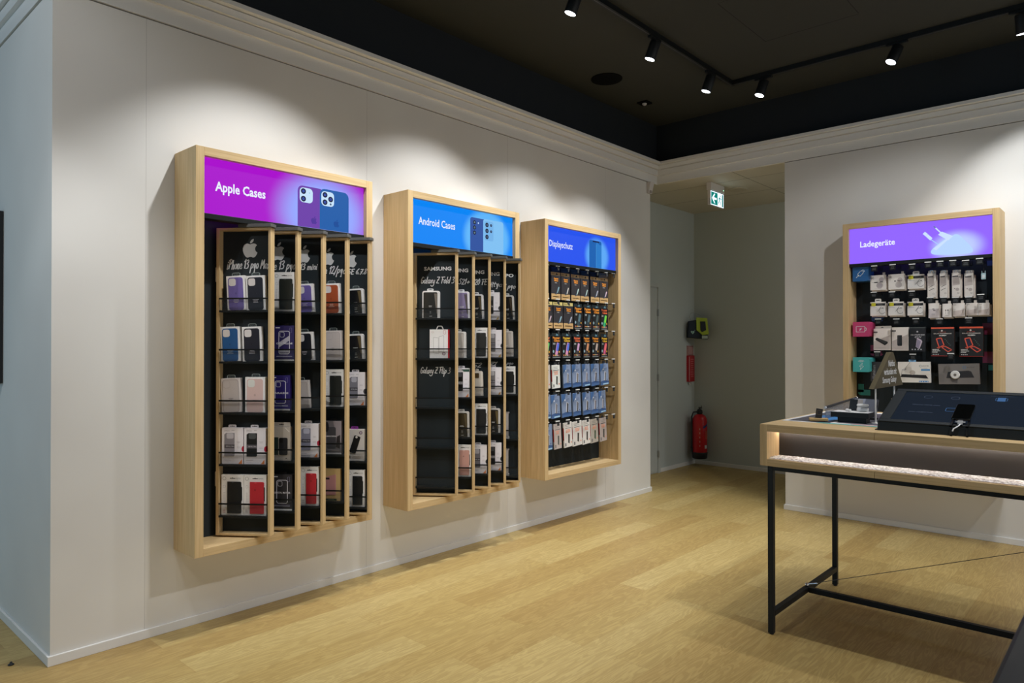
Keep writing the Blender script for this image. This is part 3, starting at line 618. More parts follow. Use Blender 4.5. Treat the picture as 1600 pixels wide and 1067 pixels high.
PC('A', 2, .218, .098, SHELF[2], k_clear, ((150, 144, 140),), 'small off-white clear case box, third shelf of the 13 mini panel', h=.155, roll=-3)
PC('A', 2, .267, .112, SHELF[3], k_window, ((150, 150, 170), (80, 78, 90), (190, 30, 60)), 'white box with a lilac-grey window, fourth shelf of the 13 mini panel', h=.186)
PC('A', 2, .268, .104, SHELF[4], k_folio, ((190, 40, 52),), 'white box with a red folio case, bottom shelf of the 13 mini panel', h=.214)
PC('A', 3, .254, .102, SHELF[0], k_apple, ((168, 78, 40), (236, 220, 206)), 'rust orange phone case box on the top shelf of the 12/pro panel', h=.170, roll=-2)
PC('A', 3, .263, .104, SHELF[1], k_clear, ((150, 140, 142),), 'off-white clear case box on the second shelf of the 12/pro panel', h=.168, roll=-1)
PC('A', 3, .272, .112, SHELF[2], k_folio, ((22, 28, 26),), 'white box with a black folio case, third shelf of the 12/pro panel', h=.213)
PC('A', 3, .260, .106, SHELF[3], k_grey, (), 'grey and mauve phone case box on the fourth shelf of the 12/pro panel', h=.188)
PC('A', 3, .253, .100, SHELF[4], k_kraft, (), 'brown kraft box with a pink window, bottom shelf of the 12/pro panel', h=.182)
PC('A', 4, .262, .094, S5[0], k_rounded, ((24, 26, 28),), 'black clear-lidded case box on the top shelf of the rightmost magenta-sign panel', h=.148, roll=-3)
PC('A', 4, .262, .094, S5[1], k_rounded, ((28, 28, 30),), 'black clear-lidded case box, second shelf of the rightmost magenta-sign panel', h=.148, roll=-3)
PC('A', 4, .264, .106, S5[2], k_window, ((132, 130, 140), (80, 78, 84), (60, 60, 66)), 'white box with a grey window, third shelf of the rightmost magenta-sign panel', h=.194)
PC('A', 4, .262, .100, S5[3], k_tilted, (), 'cream box printed with a tilted black case and purple hang tab', h=.184)
PC('A', 4, .263, .104, S5[4], k_folio, ((16, 20, 24),), 'white box with a black folio, bottom shelf of the rightmost magenta-sign panel', h=.215)
# under the sky blue sign
PC('B', 0, .176, .116, SB1[0], k_rounded, ((46, 46, 44), (226, 224, 222), (120, 112, 104), False), 'dark case box in a white frame, top shelf of the first sky blue-sign panel', h=.180)
PC('B', 0, .240, .130, SB1[1], k_fold, (), 'white box with a red edge and outline of a folding phone', h=.190)
PC('B', 1, .268, .100, SHELF[0], k_rounded, ((136, 124, 158), (222, 220, 224), (92, 84, 84), False), 'lavender case box in a white frame, top shelf, second sky blue-sign panel', h=.182, roll=-2)
PC('B', 1, .240, .096, SHELF[1], k_rounded, ((176, 168, 160), (222, 218, 214), (196, 188, 180), False), 'greige case box in a white frame, second shelf, second sky blue-sign panel', h=.178)
PC('B', 1, .262, .108, SHELF[2], k_window, ((24, 26, 28), (130, 128, 128), None, (240, 140, 70), True), 'white box with a dark green corner band, third shelf, second sky blue-sign panel', h=.196)
PC('B', 1, .264, .096, SHELF[3], k_rounded, ((60, 52, 34), (206, 202, 196), (92, 80, 56), False), 'olive brown case box in a white frame, fourth shelf, second sky blue-sign panel', h=.172, roll=-1)
PC('B', 1, .274, .112, SHELF[4], k_folio, ((208, 158, 146),), 'white box with a rose pink folio, bottom shelf under the sky blue sign', h=.214)
PC('B', 2, .252, .094, SHELF[0], k_rounded, ((30, 32, 34), (216, 214, 214), (84, 74, 54), False), 'black case box in a white frame, top shelf, third sky blue-sign panel', h=.172, roll=-2)
PC('B', 2, .277, .112, SHELF[1], k_folio, ((40, 42, 40),), 'white box with a charcoal folio, second shelf, third sky blue-sign panel', h=.208)
PC('B', 2, .246, .094, SHELF[2], k_view, (), 'cream case box with a small brown window, third sky blue-sign panel', h=.172, roll=-1)
PC('B', 2, .277, .112, SHELF[3], k_folio, ((26, 28, 28),), 'white box with a black folio, fourth shelf, third sky blue-sign panel', h=.216)
PC('B', 2, .271, .112, SHELF[4], k_window, ((120, 116, 122), (72, 68, 74), (60, 60, 64)), 'white box with a grey window, bottom shelf, third sky blue-sign panel', h=.196)
PC('B', 3, .252, .108, SHELF[0], k_window, ((30, 30, 32), (72, 68, 74), (60, 60, 64), (196, 160, 90)), 'white windowed box on the top shelf of the fourth sky blue-sign panel', h=.195)
PC('B', 3, .268, .112, SHELF[1], k_window, ((120, 116, 118), (72, 68, 74), (60, 60, 64), (196, 160, 90)), 'white windowed box on the second shelf of the fourth sky blue-sign panel', h=.195)
PC('B', 3, .266, .112, SHELF[2], k_window, ((128, 124, 126), (84, 80, 86), (60, 60, 64), (206, 160, 90)), 'white windowed box on the third shelf of the fourth sky blue-sign panel', h=.195)
PC('B', 3, .258, .094, SHELF[3], k_rounded, ((40, 38, 32), (206, 202, 196), (104, 90, 56), False), 'black and bronze case box, fourth shelf of the fourth sky blue-sign panel', h=.172)
PC('B', 3, .266, .112, SHELF[4], k_window, ((14, 14, 18), (120, 116, 120), (60, 60, 64)), 'white box with a black window, bottom shelf, fourth sky blue-sign panel', h=.196)
PC('B', 4, .257, .094, S5[0], k_rounded, ((22, 22, 22), (206, 204, 200), (70, 60, 44), False), 'black case box, top shelf of the rightmost sky blue-sign panel', h=.178, roll=-3)
PC('B', 4, .246, .094, S5[1], k_rounded, ((178, 170, 162), (206, 200, 194), (196, 188, 180), False), 'beige case box, second shelf of the rightmost sky blue-sign panel', h=.186, roll=-1)
PC('B', 4, .260, .110, S5[2], k_folio, ((20, 24, 24),), 'white box with a black folio, third shelf of the rightmost sky blue-sign panel', h=.200)
PC('B', 4, .215, .070, S5[3] + 0, k_slim, (), 'slim pale case box on the fourth shelf of the rightmost sky blue-sign panel', h=.194)
PC('B', 4, .214, .070, S5[4], k_slim, (), 'slim pale case box on the bottom shelf of the rightmost sky blue-sign panel', h=.196)

# ---------------------------------------------------------------- hooks
def hook(cab, x, z, y1, tagw=.030, tagh=.030, white=True, stripx=.0):
    """x, z in the cabinet's frame; rod from the board to y1 (front); with a price tag"""
    mb = MB(); mb.tube([(x, CD - .041, z), (x, y1, z), (x, y1 - .006, z + .006)], .0028, CHROME, 6); mb.box(x - .012, x + .012, CD - .048, CD - .041, z - .015, z + .015, BLACK)
    h = mb.build('hook', cab)
    mb = MB(); mb.box(x - tagw / 2, x + tagw / 2, y1 - .010, y1 - .007, z - .010 - tagh, z + .002, mat('black_price_tag', (20, 22, 24), .6, spec=.2))
    if white: mb.box(x - tagw * .5 - stripx, x + tagw / 2, y1 - .013, y1 - .007, z - .001, z + .0065, C(222, 222, 220))
    lines(mb, x - tagw * .35, x + tagw * .35, z - .014, 3, .008, y1 - .010, C(110, 112, 114), .002)
    mb.build('price_tag', h)
HX = (4.252, 4.385, 4.518, 4.648, 4.779, 4.921, 5.058, 5.166); HZ = (2.084, 1.819, 1.577, 1.334, 1.090, .852)
cx0, cy0, cz0 = cabC.location
for z in HZ:
    for x in HX: hook(cabC, x - cx0, z - cz0, 3.487 - cy0, .026, .024, stripx=.022)

# ---------------------------------------------------------------- screen protector packs
ORD = ('leftmost', 'second', 'third', 'fourth', 'fifth', 'sixth', 'rightmost'); ROW = ('top', 'second', 'third', 'fourth', 'fifth', 'bottom')
def pack(x0, x1, z0, z1, kind, label, pal=None, roll=0, yaw=0):
    w_ = x1 - x0; h = z1 - z0
    o = empty('screen_protector_pack', ((x0 + x1) / 2, 3.512, z0), 0, label, 'screen protector', 'screen protectors hanging under the deep blue sign')
    o.rotation_euler = (0, R(roll), R(yaw))
    mb = MB(); rnd = random.Random(label); X = -w_ / 2
    if kind == 'kraft':
        K = C(196, 160, 108); mb.box(X, -X, 0, .012, 0, h, C(48, 46, 50)); mb.rect(X, -X, 0, h * .24, 0, K); mb.flat([(-.012, h * .24), (.012, h * .24), (0, h * .20)], -.0003, C(48, 46, 50))
        lines(mb, X + .015, -X - .015, h * .10, 1, 1, 0, C(120, 84, 56), .006, .1)
        mb.text('Panzer', X + w_ * .28, -X - w_ * .22, h * .835, h * .905, 0, C(236, 150, 46), bold=.05); mb.text('Glass', X + w_ * .30, -X - w_ * .26, h * .755, h * .825, 0, C(236, 150, 46), bold=.05); lines(mb, -w_ * .14, w_ * .12, h * .68, 1, 1, 0, C(170, 168, 160), .005)
        mb.flat([(w_ * .12, h * .28), (w_ * .20, h * .28), (w_ * .38, h * .52), (w_ * .28, h * .54)], -.0003, C(rnd.choice((220, 190, 150)), rnd.choice((214, 190)), 200)); mb.stroke([(w_ * .02, h * .22), (w_ * .24, h * .50)], .004, -.0005, C(90, 120, 150))
        mb.build('carton', o)
        mb = MB(); mb.prism([(X, h), (-X, h), (-X, h + .026), (X, h + .026)], .004, .0055, C(176, 146, 104) if pal is None else C(*pal)); mb.flat([(.0, h + .006), (.03, h + .006), (.018, h + .02), (.010, h + .02)], .004, INK); lines(mb, X + .01, -.01, h + .015, 2, .006, .004, C(110, 84, 56), .003); mb.build('hang_tab', o)
    elif kind == 'black':
        a, b, c = pal; mb.box(X, -X, 0, .014, 0, h, C(22, 24, 26)); mb.box(-X, -X + .0006, 0, .014, h * .1, h * .5, C(206, 90, 40))
        mb.text('Panzer', X + w_ * .10, -X - w_ * .12, h * .86, h * .97, 0, C(*a), bold=.05); mb.text('Glass', X + w_ * .20, -X - w_ * .14, h * .74, h * .85, 0, C(*a), bold=.05); lines(mb, X + w_ * .12, -w_ * .12, h * .66, 2, .008, 0, C(200, 206, 206), .004)
        q = rrect(-.016, .016, -.05, .05, .006); an = R(-14); mb.flat([(u * math.cos(an) - t * math.sin(an) + w_ * .08, u * math.sin(an) + t * math.cos(an) + h * .42) for u, t in q], 0, C(*b)); q = rrect(-.013, .013, -.022, .04, .005); mb.flat([(u * math.cos(an) - t * math.sin(an) + w_ * .12, u * math.sin(an) + t * math.cos(an) + h * .45) for u, t in q], -.0003, C(*c))
        mb.flat(circ(X + w_ * .17, h * .30, .009, 10, .012), -.0006, C(150, 180, 190)); mb.flat(circ(w_ * .30, h * .28, .006, 8, .009), -.0006, C(226, 170, 60))
        for i in range(4): mb.rect(X + w_ * (.14 + .18 * i), X + w_ * (.26 + .18 * i), h * .10, h * .15, 0, C(*((210, 120, 90), (226, 190, 90), (220, 220, 214), (190, 120, 110))[i]))
        mb.rect(X + w_ * .1, -X - w_ * .1, .002, .010, 0, C(120, 124, 124)); mb.build('carton', o)
        mb = MB(); mb.prism([(X, h), (-X, h), (-X - .006, h + .024), (X + .006, h + .024)], .005, .0065, C(30, 40, 44)); mb.flat([(-.004, h + .003), (.030, h + .003), (.022, h + .019), (.004, h + .019)], .005, C(96, 136, 150)); mb.build('hang_tab', o)
    elif kind == 'blue':
        top, ph = pal; mb.box(X, -X, 0, .010, 0, h, C(134, 152, 184)); mb.flat([(X, 0), (-X, 0), (-X, h * .16), (0, h * .22), (X, h * .18)], 0, C(60, 92, 142)); mb.flat([(X, h), (X, h * .62), (X + w_ * .35, h * .78), (X + w_ * .45, h)], 0, C(72, 112, 168)); mb.rect(X, -X, 0, h * .10, -.0003, C(76, 110, 160))
        mb.flat(circ(-w_ * .16, h * .74, .007, 10), -.0004, C(224, 230, 240)); lines(mb, -w_ * .02, w_ * .30, h * .76, 2, .010, 0, C(92, 106, 140), .004); lines(mb, -w_ * .1, w_ * .2, h * .90, 2, .009, 0, C(110, 120, 150), .003)
        mb.flat([(-w_ * .08, h * .20), (w_ * .14, h * .16), (w_ * .22, h * .58), (w_ * .0, h * .64)], 0, C(222, 222, 228)); mb.flat([(-w_ * .02, h * .20), (w_ * .12, h * .18), (w_ * .20, h * .56), (w_ * .06, h * .61)], -.0003, C(*ph)); mb.flat(circ(w_ * .32, h * .24, .005, 8), -.0003, C(70, 84, 120))
        if top: mb.rect(-w_ * .22, w_ * .44, .004, .014, -.0006, C(176, 214, 236))
        mb.build('carton', o)
        mb = MB(); mb.prism([(-.022, h), (.022, h), (.016, h + .020), (-.016, h + .020)], .004, .0055, C(40, 46, 52)); mb.build('hang_tab', o)
    else:
        base, ph = pal; mb.box(X, -X, 0, .010, 0, h, C(*base)); mb.box(X - .0006, X, 0, .010, h * .3, h * .8, C(176, 40, 36)); lines(mb, X + w_ * .16, -X - w_ * .22, h * .90, 2, .012, 0, C(150, 150, 150), .003); lines(mb, X + w_ * .16, -X - w_ * .10, h * .76, 1, 1, 0, C(70, 70, 76), .004, .1); lines(mb, X + w_ * .22, -X - w_ * .2, h * .69, 3, .010, 0, C(236, 160, 130), .006, .5)
        mb.flat([(-w_ * .02, h * .18), (w_ * .14, h * .13), (w_ * .20, h * .50), (w_ * .02, h * .52)], 0, C(*ph)); mb.rect(X + w_ * .10, X + w_ * .24, h * .05, h * .18, 0, C(110, 110, 112)); mb.flat(circ(w_ * .36, h * .17, .007, 10), 0, C(226, 150, 120)); mb.build('carton', o)
        mb = MB(); mb.prism([(-.022, h), (.022, h), (.016, h + .020), (-.016, h + .020)], .004, .0055, C(40, 42, 46)); mb.build('hang_tab', o)
    return o
ORG, YEL, RED = (236, 150, 50), (232, 184, 50), (232, 110, 66)
NB = ((60, 70, 74), (80, 96, 104))
XS = [[(4.196, 4.309), (4.337, 4.457), (4.464, 4.582), (4.597, 4.718), (4.722, 4.844), (4.867, 4.994), (4.998, 5.128)],
      [(4.235, 4.357), (4.364, 4.489), (4.496, 4.625), (4.633, 4.756), (4.768, 4.886), (4.889, 5.010), (5.014, 5.128)],
      [(4.228, 4.333), (4.343, 4.464), (4.474, 4.600), (4.622, 4.733), (4.759, 4.863), (4.882, 4.997), (5.017, 5.128)],
      [(4.228, 4.330), (4.352, 4.455), (4.497, 4.602), (4.616, 4.738), (4.755, 4.865), (4.878, 5.000), (5.016, 5.140)],
      [(4.226, 4.337), (4.343, 4.456), (4.477, 4.606), (4.625, 4.735), (4.762, 4.872), (4.876, 4.988), (4.992, 5.098)],
      [(4.236, 4.356), (4.378, 4.474), (4.506, 4.617), (4.622, 4.750), (4.757, 4.868), (4.872, 4.982), (5.004, 5.110)]]
ZS = ((1.822, 2.014), (1.591, 1.776), (1.354, 1.530), (1.113, 1.300), (.875, 1.063), (.628, .829))
BL = [None, None, (0, (104, 104, 104)), (0, (120, 116, 110)), (1, (118, 112, 120)), (0, (52, 46, 56)), (1, (104, 108, 112))]
BL5 = [(1, (96, 96, 100)), (1, (110, 106, 112)), (0, (60, 60, 64)), (0, (76, 78, 84)), (0, (64, 62, 58)), (0, (110, 104, 110)), (1, (108, 102, 110))]
W6 = [None, ((196, 184, 180), (70, 76, 70)), ((226, 222, 218), (44, 46, 46)), ((226, 222, 218), (72, 70, 68)), ((228, 224, 220), (48, 42, 40)), ((186, 178, 168), (62, 84, 62)), ((184, 172, 168), (60, 60, 56))]
R2 = [None, None, None, (ORG, (56, 76, 84), (90, 120, 130)), (ORG, (50, 66, 74), (84, 110, 120)), (ORG, (52, 62, 62), (76, 92, 92)), (RED, (60, 180, 120), (130, 220, 70))]
R3 = [(RED, (60, 190, 90), (90, 210, 110)), (ORG, (212, 150, 190), (84, 110, 220)), (YEL, (220, 150, 190), (90, 120, 224)), (RED, (60, 56, 60), (206, 160, 200)), (ORG, (70, 60, 56), (214, 150, 110)), (ORG, (44, 46, 50), (190, 170, 160)), (YEL, (206, 90, 130), (230, 110, 110))]
DESC = {'kraft': 'charcoal pack with a kraft brown foot', 'black': 'black pack with bold lettering', 'blue': 'pale blue pack picturing a phone', 'white': 'white pack picturing a phone'}
for r in range(6):
    for c in range(7):
        x0, x1 = XS[r][c]; z0, z1 = ZS[r]; kind, pal, roll, yaw = 'kraft', None, 0, 0
        if r == 1: kind, pal = ('kraft', (206, 190, 120)) if c < 3 else ('black', R2[c])
        if r == 2: kind, pal = 'black', R3[c]
        if r == 3: kind, pal, roll = ('white', ((206, 198, 194) if c == 0 else (230, 232, 226), (54, 60, 54)), -3) if c < 2 else ('blue', BL[c], -4)
        if r == 4: kind, pal, roll = 'blue', BL5[c], -4
        if r == 5: kind, pal, roll = ('blue', (1, (100, 96, 100)), -3) if c == 0 else ('white', W6[c], -4)
        pack(x0 + .002, x1 - .002, z0, z1, kind, '%s, %s in the %s hanging row, deep blue cabinet' % (DESC[kind], ORD[c], ROW[r]), pal, roll, 0)

# ---------------------------------------------------------------- chargers and cables on the back wall (front planes at x = 6.12)
dx0, dy0, dz0 = cabD.location
def goods(y, z0, w_, h, d, name, label, cat, build, group=None, x=6.12, roll=0):
    o = empty(name, (x, y, z0), R(-90), label, cat, group); o.rotation_euler = (Matrix.Rotation(R(-90), 4, 'Z') @ Matrix.Rotation(R(roll), 4, 'Y')).to_euler()
    build(o, w_, h, d); return o
def dh(y, z, x=6.045, **k): hook(cabD, 1.840 - y, z - dz0, x - dx0, .044, .030, **k)
CW_ = C(240, 233, 226); SIDE = C(214, 204, 194)
def g_cable(style):
    def f(o, w_, h, d):
        mb = MB(); X = w_ / 2
        # a small stack of identical cartons on one hook: the front one and those behind it, slightly askew
        mb.box(-X, X, 0, d, 0, h, CW_)
        if style == 'wide1':
            mb.flat(circ(w_ * .22, h * .70, .018), 0, C(186, 176, 180)); mb.flat(circ(w_ * .10, h * .30, .024), 0, C(200, 190, 190)); mb.text('XQ', -X + .006, -X + .026, h * .74, h * .88, -.0003, INK); mb.flat(rrect(-.028, -.002, h * .49, h * .55, .003), -.0006, INK); mb.flat(rrect(.012, .036, h * .51, h * .56, .003), -.0006, C(60, 54, 60)); mb.rect(-X + .01, X - .006, h * .515, h * .525, -.0003, C(120, 112, 114)); lines(mb, -.03, .03, h * .10, 2, .005, 0, C(200, 190, 186), .0015)
        elif style == 'wide2':
            mb.flat(circ(w_ * .22, h * .62, .018), 0, C(196, 184, 182)); mb.flat(circ(w_ * .14, h * .30, .024), 0, C(206, 196, 192)); mb.text('XQ', -X + .006, -X + .026, h * .74, h * .88, -.0003, C(60, 56, 58)); mb.flat(circ(-w_ * .08, h * .55, .006), -.0006, C(90, 82, 82)); lines(mb, w_ * .02, w_ * .2, h * .55, 1, 1, 0, C(170, 160, 160), .004)
        elif style == 'yellow':
            mb.rect(-X, X, h - .031, h - .011, 0, C(30, 30, 30)); mb.flat(rrect(-X + .008, -X + .040, h - .034, h - .006, .006), -.0004, C(206, 200, 40)); lines(mb, -X + .048, X - .016, h - .020, 2, .006, -.0004, C(110, 106, 104), .002)
            mb.flat([(-X, h * .62), (X, h * .69), (X, h * .1), (-X, .01)], -.0002, C(232, 228, 224)); mb.stroke([(w_ * .30 + .021 * math.cos(a / 24 * 6.0 + .9), h * .34 + .022 * math.sin(a / 24 * 6.0 + .9)) for a in range(21)], .0022, -.0005, C(44, 42, 44)); mb.stroke([(0, h * .30), (w_ * .14, h * .52), (w_ * .24, h * .66)], .003, -.0005, C(60, 58, 60)); mb.stroke([(w_ * .30, h * .52), (w_ * .36, h * .58)], .004, -.0005, INK); lines(mb, -X + .008, -.005, h * .58, 1, 1, -.0004, C(180, 176, 176), .003)
        elif style[:4] == 'long':
            mb.rect(-X + .001, X - .001, 0, h - .02, 0, C(232, 224, 216)); mb.flat([(-X + .004, h * .86), (X - .012, h * .92), (X - .004, h * .50), (-X + .004, h * .46)], -.0002, C(196, 184, 178)); mb.rect(-X + .004, X - .014, h - .030, h - .022, -.0004, C(70, 66, 66)); mb.ring(rrect(X - .018, X - .008, .022, .031, .001), .0012, -.0004, C(70, 66, 66))
            if style == 'longA':
                for z in (.26, .40): mb.flat([(-X + .006, h * z), (X - .010, h * (z + .10)), (X - .012, h * (z + .115)), (-X + .010, h * (z + .03))], -.0005, INK)
            else: mb.flat(circ(-X + .018, h * .34, .004), -.0005, C(150, 130, 122)); mb.flat(circ(X - .02, h * .30, .012), -.0003, C(190, 178, 172))
        elif style == 'small1':
            mb.rect(-X, X, 0, h * .62, 0, C(212, 202, 202)); mb.flat(rrect(-.010, .004, h * .58, h * .63, .001), -.0004, C(90, 84, 84)); mb.flat(rrect(-.004, .012, h * .49, h * .54, .001), -.0004, INK); lines(mb, -.016, .010, h * .26, 2, .007, -.0004, C(150, 142, 142), .0022)
        elif style == 'small2':
            for x in (-.008, .006): mb.flat(rrect(x - .004, x + .004, h * .48, h * .56, .002), 0, INK); mb.rect(x - .0008, x + .0008, h * .22, h * .48, 0, C(90, 86, 88)); 
            lines(mb, -.014, .012, h * .12, 1, 1, 0, C(140, 134, 136), .003)
        else:
            mb.flat([(-X + .002, h * .40), (X - .003, h * .50), (X - .003, h * .02), (-X + .002, h * .02)], 0, C(208, 194, 186)); mb.stroke([(w_ * .2, h * .1), (X - .003, h * .62)], .0012, -.0003, C(130, 112, 108)); mb.text('Just', -X + .005, -X + .022, h * .82, h * .93, -.0004, C(120, 112, 112))
        mb.build('carton', o, bevel=.001)
        mb = MB(); mb.box(-X + .006, X + .008, d + .001, d + .030, -.010, h - .012, SIDE); mb.build('carton_behind', o, bevel=.001)
        if style == 'yellow': hang_tab(o, h, C(226, 222, 216), w_=.046, h=.026)
        elif style[:4] == 'long':
            mb = MB(); mb.prism(rrect(-X + .004, X + .002, h - .004, h + .022, .006, corners=(0, 0, 1, 1)), .006, .010, C(186, 176, 168)); 
            for q in pline([(-.012, h), (-.008, h + .022), (.008, h + .022), (.014, h)], .0022): mb.prism(q, .003, .005, CHROME)
            mb.build('hang_tab', o)
        else:
            mb = MB(); mb.box(X - .024, X - .006, d * .3, d * .3 + .004, h, h + .020, C(206, 198, 190)); mb.build('hang_tab', o)
    return f
G1 = 'boxed charging cables hanging under the violet sign'
def cab_(y, z0, w_, h, style, label, tagz): goods(y, z0, w_, h, .02, 'cable_box', label, 'boxed cable', g_cable(style), G1); dh(y + .006, tagz)
cab_(1.604, 1.897, .113, .118, 'wide1', 'cream cable box with two black plugs, left end of the top hook row', 2.080)
cab_(1.472, 1.895, .115, .120, 'wide2', 'cream cable box with a tiny grey plug, second in the top hook row', 2.080)
cab_(1.337, 1.893, .113, .110, 'yellow', 'white cable box with a yellow and black band, top hook row', 2.073)
cab_(1.607, 1.692, .109, .110, 'yellow', 'yellow-banded cable box at the left end of the second hook row', 1.872)
cab_(1.477, 1.690, .107, .108, 'yellow', 'yellow-banded cable box in the middle of the three in the second hook row', 1.869)
cab_(1.341, 1.687, .108, .106, 'yellow', 'yellow-banded cable box right below the other yellow-banded one', 1.867)
cab_(1.230, 1.822, .054, .182, 'longA', 'tall cream cable box with two black plugs, leftmost of the tall four', 2.080)
cab_(1.151, 1.822, .050, .178, 'longA', 'tall cream cable box with two black plugs, second of the tall four', 2.080)
cab_(1.069, 1.820, .055, .178, 'longB', 'tall plain cream cable box, third of the tall four', 2.079)
cab_(.988, 1.816, .058, .172, 'longB', 'tall plain cream cable box, rightmost of the tall four', 2.073)
cab_(1.216, 1.664, .070, .112, 'small1', 'small cream cable box with two tiny plugs, below the leftmost tall box', 1.812)
cab_(1.129, 1.667, .060, .102, 'small2', 'small white cable box with two upright plugs, below the second tall box', 1.810)
cab_(1.053, 1.672, .074, .098, 'flat', 'small cream carton below the third tall cable box', 1.806)
cab_(.970, 1.678, .072, .090, 'flat', 'small cream carton below the rightmost tall cable box', 1.806)
cab_(.896, 1.677, .070, .088, 'flat', 'small cream carton at the right end of the second hook row', 1.820)
def g_big(style):
    def f(o, w_, h, d):
        mb = MB(); X = w_ / 2
        if style in ('pad', 'dock'):
            mb.box(-X, X, 0, d, 0, h, C(236, 227, 220)); mb.flat([(-X + .002, h * .40), (X - .002, h * .70), (X - .002, .004), (-X + .002, .004)], 0, C(200, 188, 182)); mb.rect(-X + .001, -X + .028, h - .034, h - .022, -.0003, C(60, 56, 56)); mb.text('XQ', -X + .006, -X + .024, h - .032, h - .024, -.0006, C(190, 184, 182))
            lines(mb, -X + .012, X - .03, .022, 2, .007, -.0003, C(182, 170, 166), .002)
            mb.build('carton', o, bevel=.0015)
            mb = MB()
            if style == 'pad': mb.flat([(-X + .014, h * .54), (-X + .026, h * .58), (X - .018, h * .38), (X - .020, h * .31), (X - .040, h * .22), (-X + .014, h * .48)], -.0003, C(30, 28, 28)); mb.flat([(-X + .020, h * .545), (-X + .030, h * .57), (X - .024, h * .40), (X - .042, h * .30)], -.0006, C(58, 56, 54))
            else: mb.flat(rrect(-.020, .014, h * .24, h * .66, .003), -.0003, C(54, 50, 50)); mb.flat(rrect(-.006, .012, h * .28, h * .64, .003), -.0006, C(34, 32, 34)); mb.flat(rrect(-.018, .014, h * .20, h * .30, .005), -.0008, INK)
            mb.build('printed_picture', o)
            if style == 'pad':
                mb = MB(); mb.prism(rrect(-X + .010, X + .006, h - .006, h + .022, .006), .008, .012, C(186, 178, 170)); mb.flat([(-.012, h + .008), (.014, h + .008), (0, h + .014)], .008, INK); mb.build('hang_tab', o)
        elif style == 'usb':
            mb.box(-X, X, 0, d, 0, h, C(26, 26, 30)); mb.box(-X, X, -.0006, d, h - .002, h + .006, C(70, 74, 74)); mb.text('USB-C POWER BANK', -X + .008, X - .004, h * .68, h * .73, 0, C(214, 212, 216), bold=.02); mb.text('45W', -.020, .028, h * .56, h * .66, 0, C(190, 188, 194)); mb.flat(circ(0, h * .84, .007, 6), 0, C(190, 186, 190))
            for i in range(4): mb.flat(circ(-X + .020 + i * .020, .016, .005, 8), 0, C(206, 204, 208))
            mb.build('carton', o, bevel=.0015)
            mb = MB(); mb.flat([(-.012, h * .20), (.014, h * .10), (.034, h * .42), (.026, h * .50), (-.002, h * .58)], -.0003, C(206, 190, 204)); mb.flat([(-.010, h * .21), (.010, h * .13), (.024, h * .42), (-.001, h * .54)], -.0006, C(150, 142, 166)); mb.build('printed_picture', o)
        elif style == 'solar':
            mb.box(-X, X, 0, d, 0, h, C(28, 26, 26)); mb.rect(-X, X, h - .012, h, 0, C(226, 92, 62)); mb.box(X, X + .0006, 0, d, h * .1, h, C(56, 40, 36)); mb.rect(-X, X, 0, .003, 0, C(186, 50, 44)); OR = C(236, 98, 76)
            mb.flat(circ(-.004, h - .026, .007, 6), 0, C(206, 196, 190)); mb.text('SOLAR', -.026, .024, h * .825, h * .845, 0, OR); mb.text('SOLAR POWERBANK', -X + .016, X - .014, h * .76, h * .80, 0, C(214, 206, 200), bold=.02); mb.text('10.000+', -.022, .026, h * .69, h * .74, 0, C(230, 226, 222), bold=.04)
            mb.text('GENERATE', -X + .008, -X + .052, h * .21, h * .24, -.0012, C(232, 230, 226), bold=.05); mb.text('YOUR OWN', -X + .008, -X + .060, h * .165, h * .195, -.0012, C(232, 230, 226), bold=.05); mb.text('POWER', -X + .008, -X + .044, h * .12, h * .15, -.0012, C(232, 230, 226), bold=.05)
            for i in range(4): mb.flat(circ(-X + .014 + i * .011, h * .06, .004, 8), 0, C(200, 196, 194))
            mb.build('carton', o, bevel=.0015)
            mb = MB(); mb.ring([(-.040, h * .60), (-.008, h * .63), (.010, h * .38), (-.022, h * .30)], .007, -.0003, OR); mb.flat([(-.034, h * .57), (-.012, h * .595), (.002, h * .40), (-.018, h * .34)], -.0002, C(40, 40, 66)); mb.ring([(-.006, h * .31), (.018, h * .34), (.060, h * .22), (.036, h * .15)], .006, -.0003, OR); mb.flat([(0, h * .305), (.018, h * .325), (.050, h * .22), (.034, h * .18)], -.0002, C(44, 40, 48)); mb.stroke([(-.036, h * .30), (-.020, h * .27)], .005, -.0003, OR)
            for i in range(5): mb.flat(circ(.018 + i * .008, h * (.58 - .05 * i), .004, 6), -.0002, C(80, 96, 92))
            mb.build('printed_picture', o)
        elif style == 'alu':
            mb.box(-X, X, 0, d, 0, h, C(52, 48, 50)); mb.text('Aluminium', -X + .012, -X + .034, h * .12, h * .84, 0, C(150, 146, 150), rot=90, bold=.02); mb.flat(circ(.025, h * .5, .024), 0, C(96, 90, 92)); mb.build('carton', o, bevel=.0015)
        elif style == 'ozone':
            mb.box(-X, X, 0, d, 0, h, C(240, 235, 228)); mb.rect(-X, X, h * .385, h * .39, 0, C(190, 182, 176)); mb.ring(circ(X - .066, h * .80, .008), .002, 0, C(70, 110, 130)); mb.text('ZONE', X - .054, X - .010, h * .775, h * .83, 0, C(96, 92, 92)); mb.text('Wireless', X - .062, X - .020, h * .68, h * .71, 0, C(150, 146, 146)); mb.rect(X - .062, X - .002, h * .57, h * .65, 0, C(64, 142, 204)); mb.rect(X - .078, X - .014, .004, h * .09, 0, C(52, 136, 206))
            for i in range(4): mb.flat(circ(X - .070 + i * .016, h * .05, .004, 8), -.0003, C(226, 238, 246))
            mb.build('carton', o, bevel=.0015)
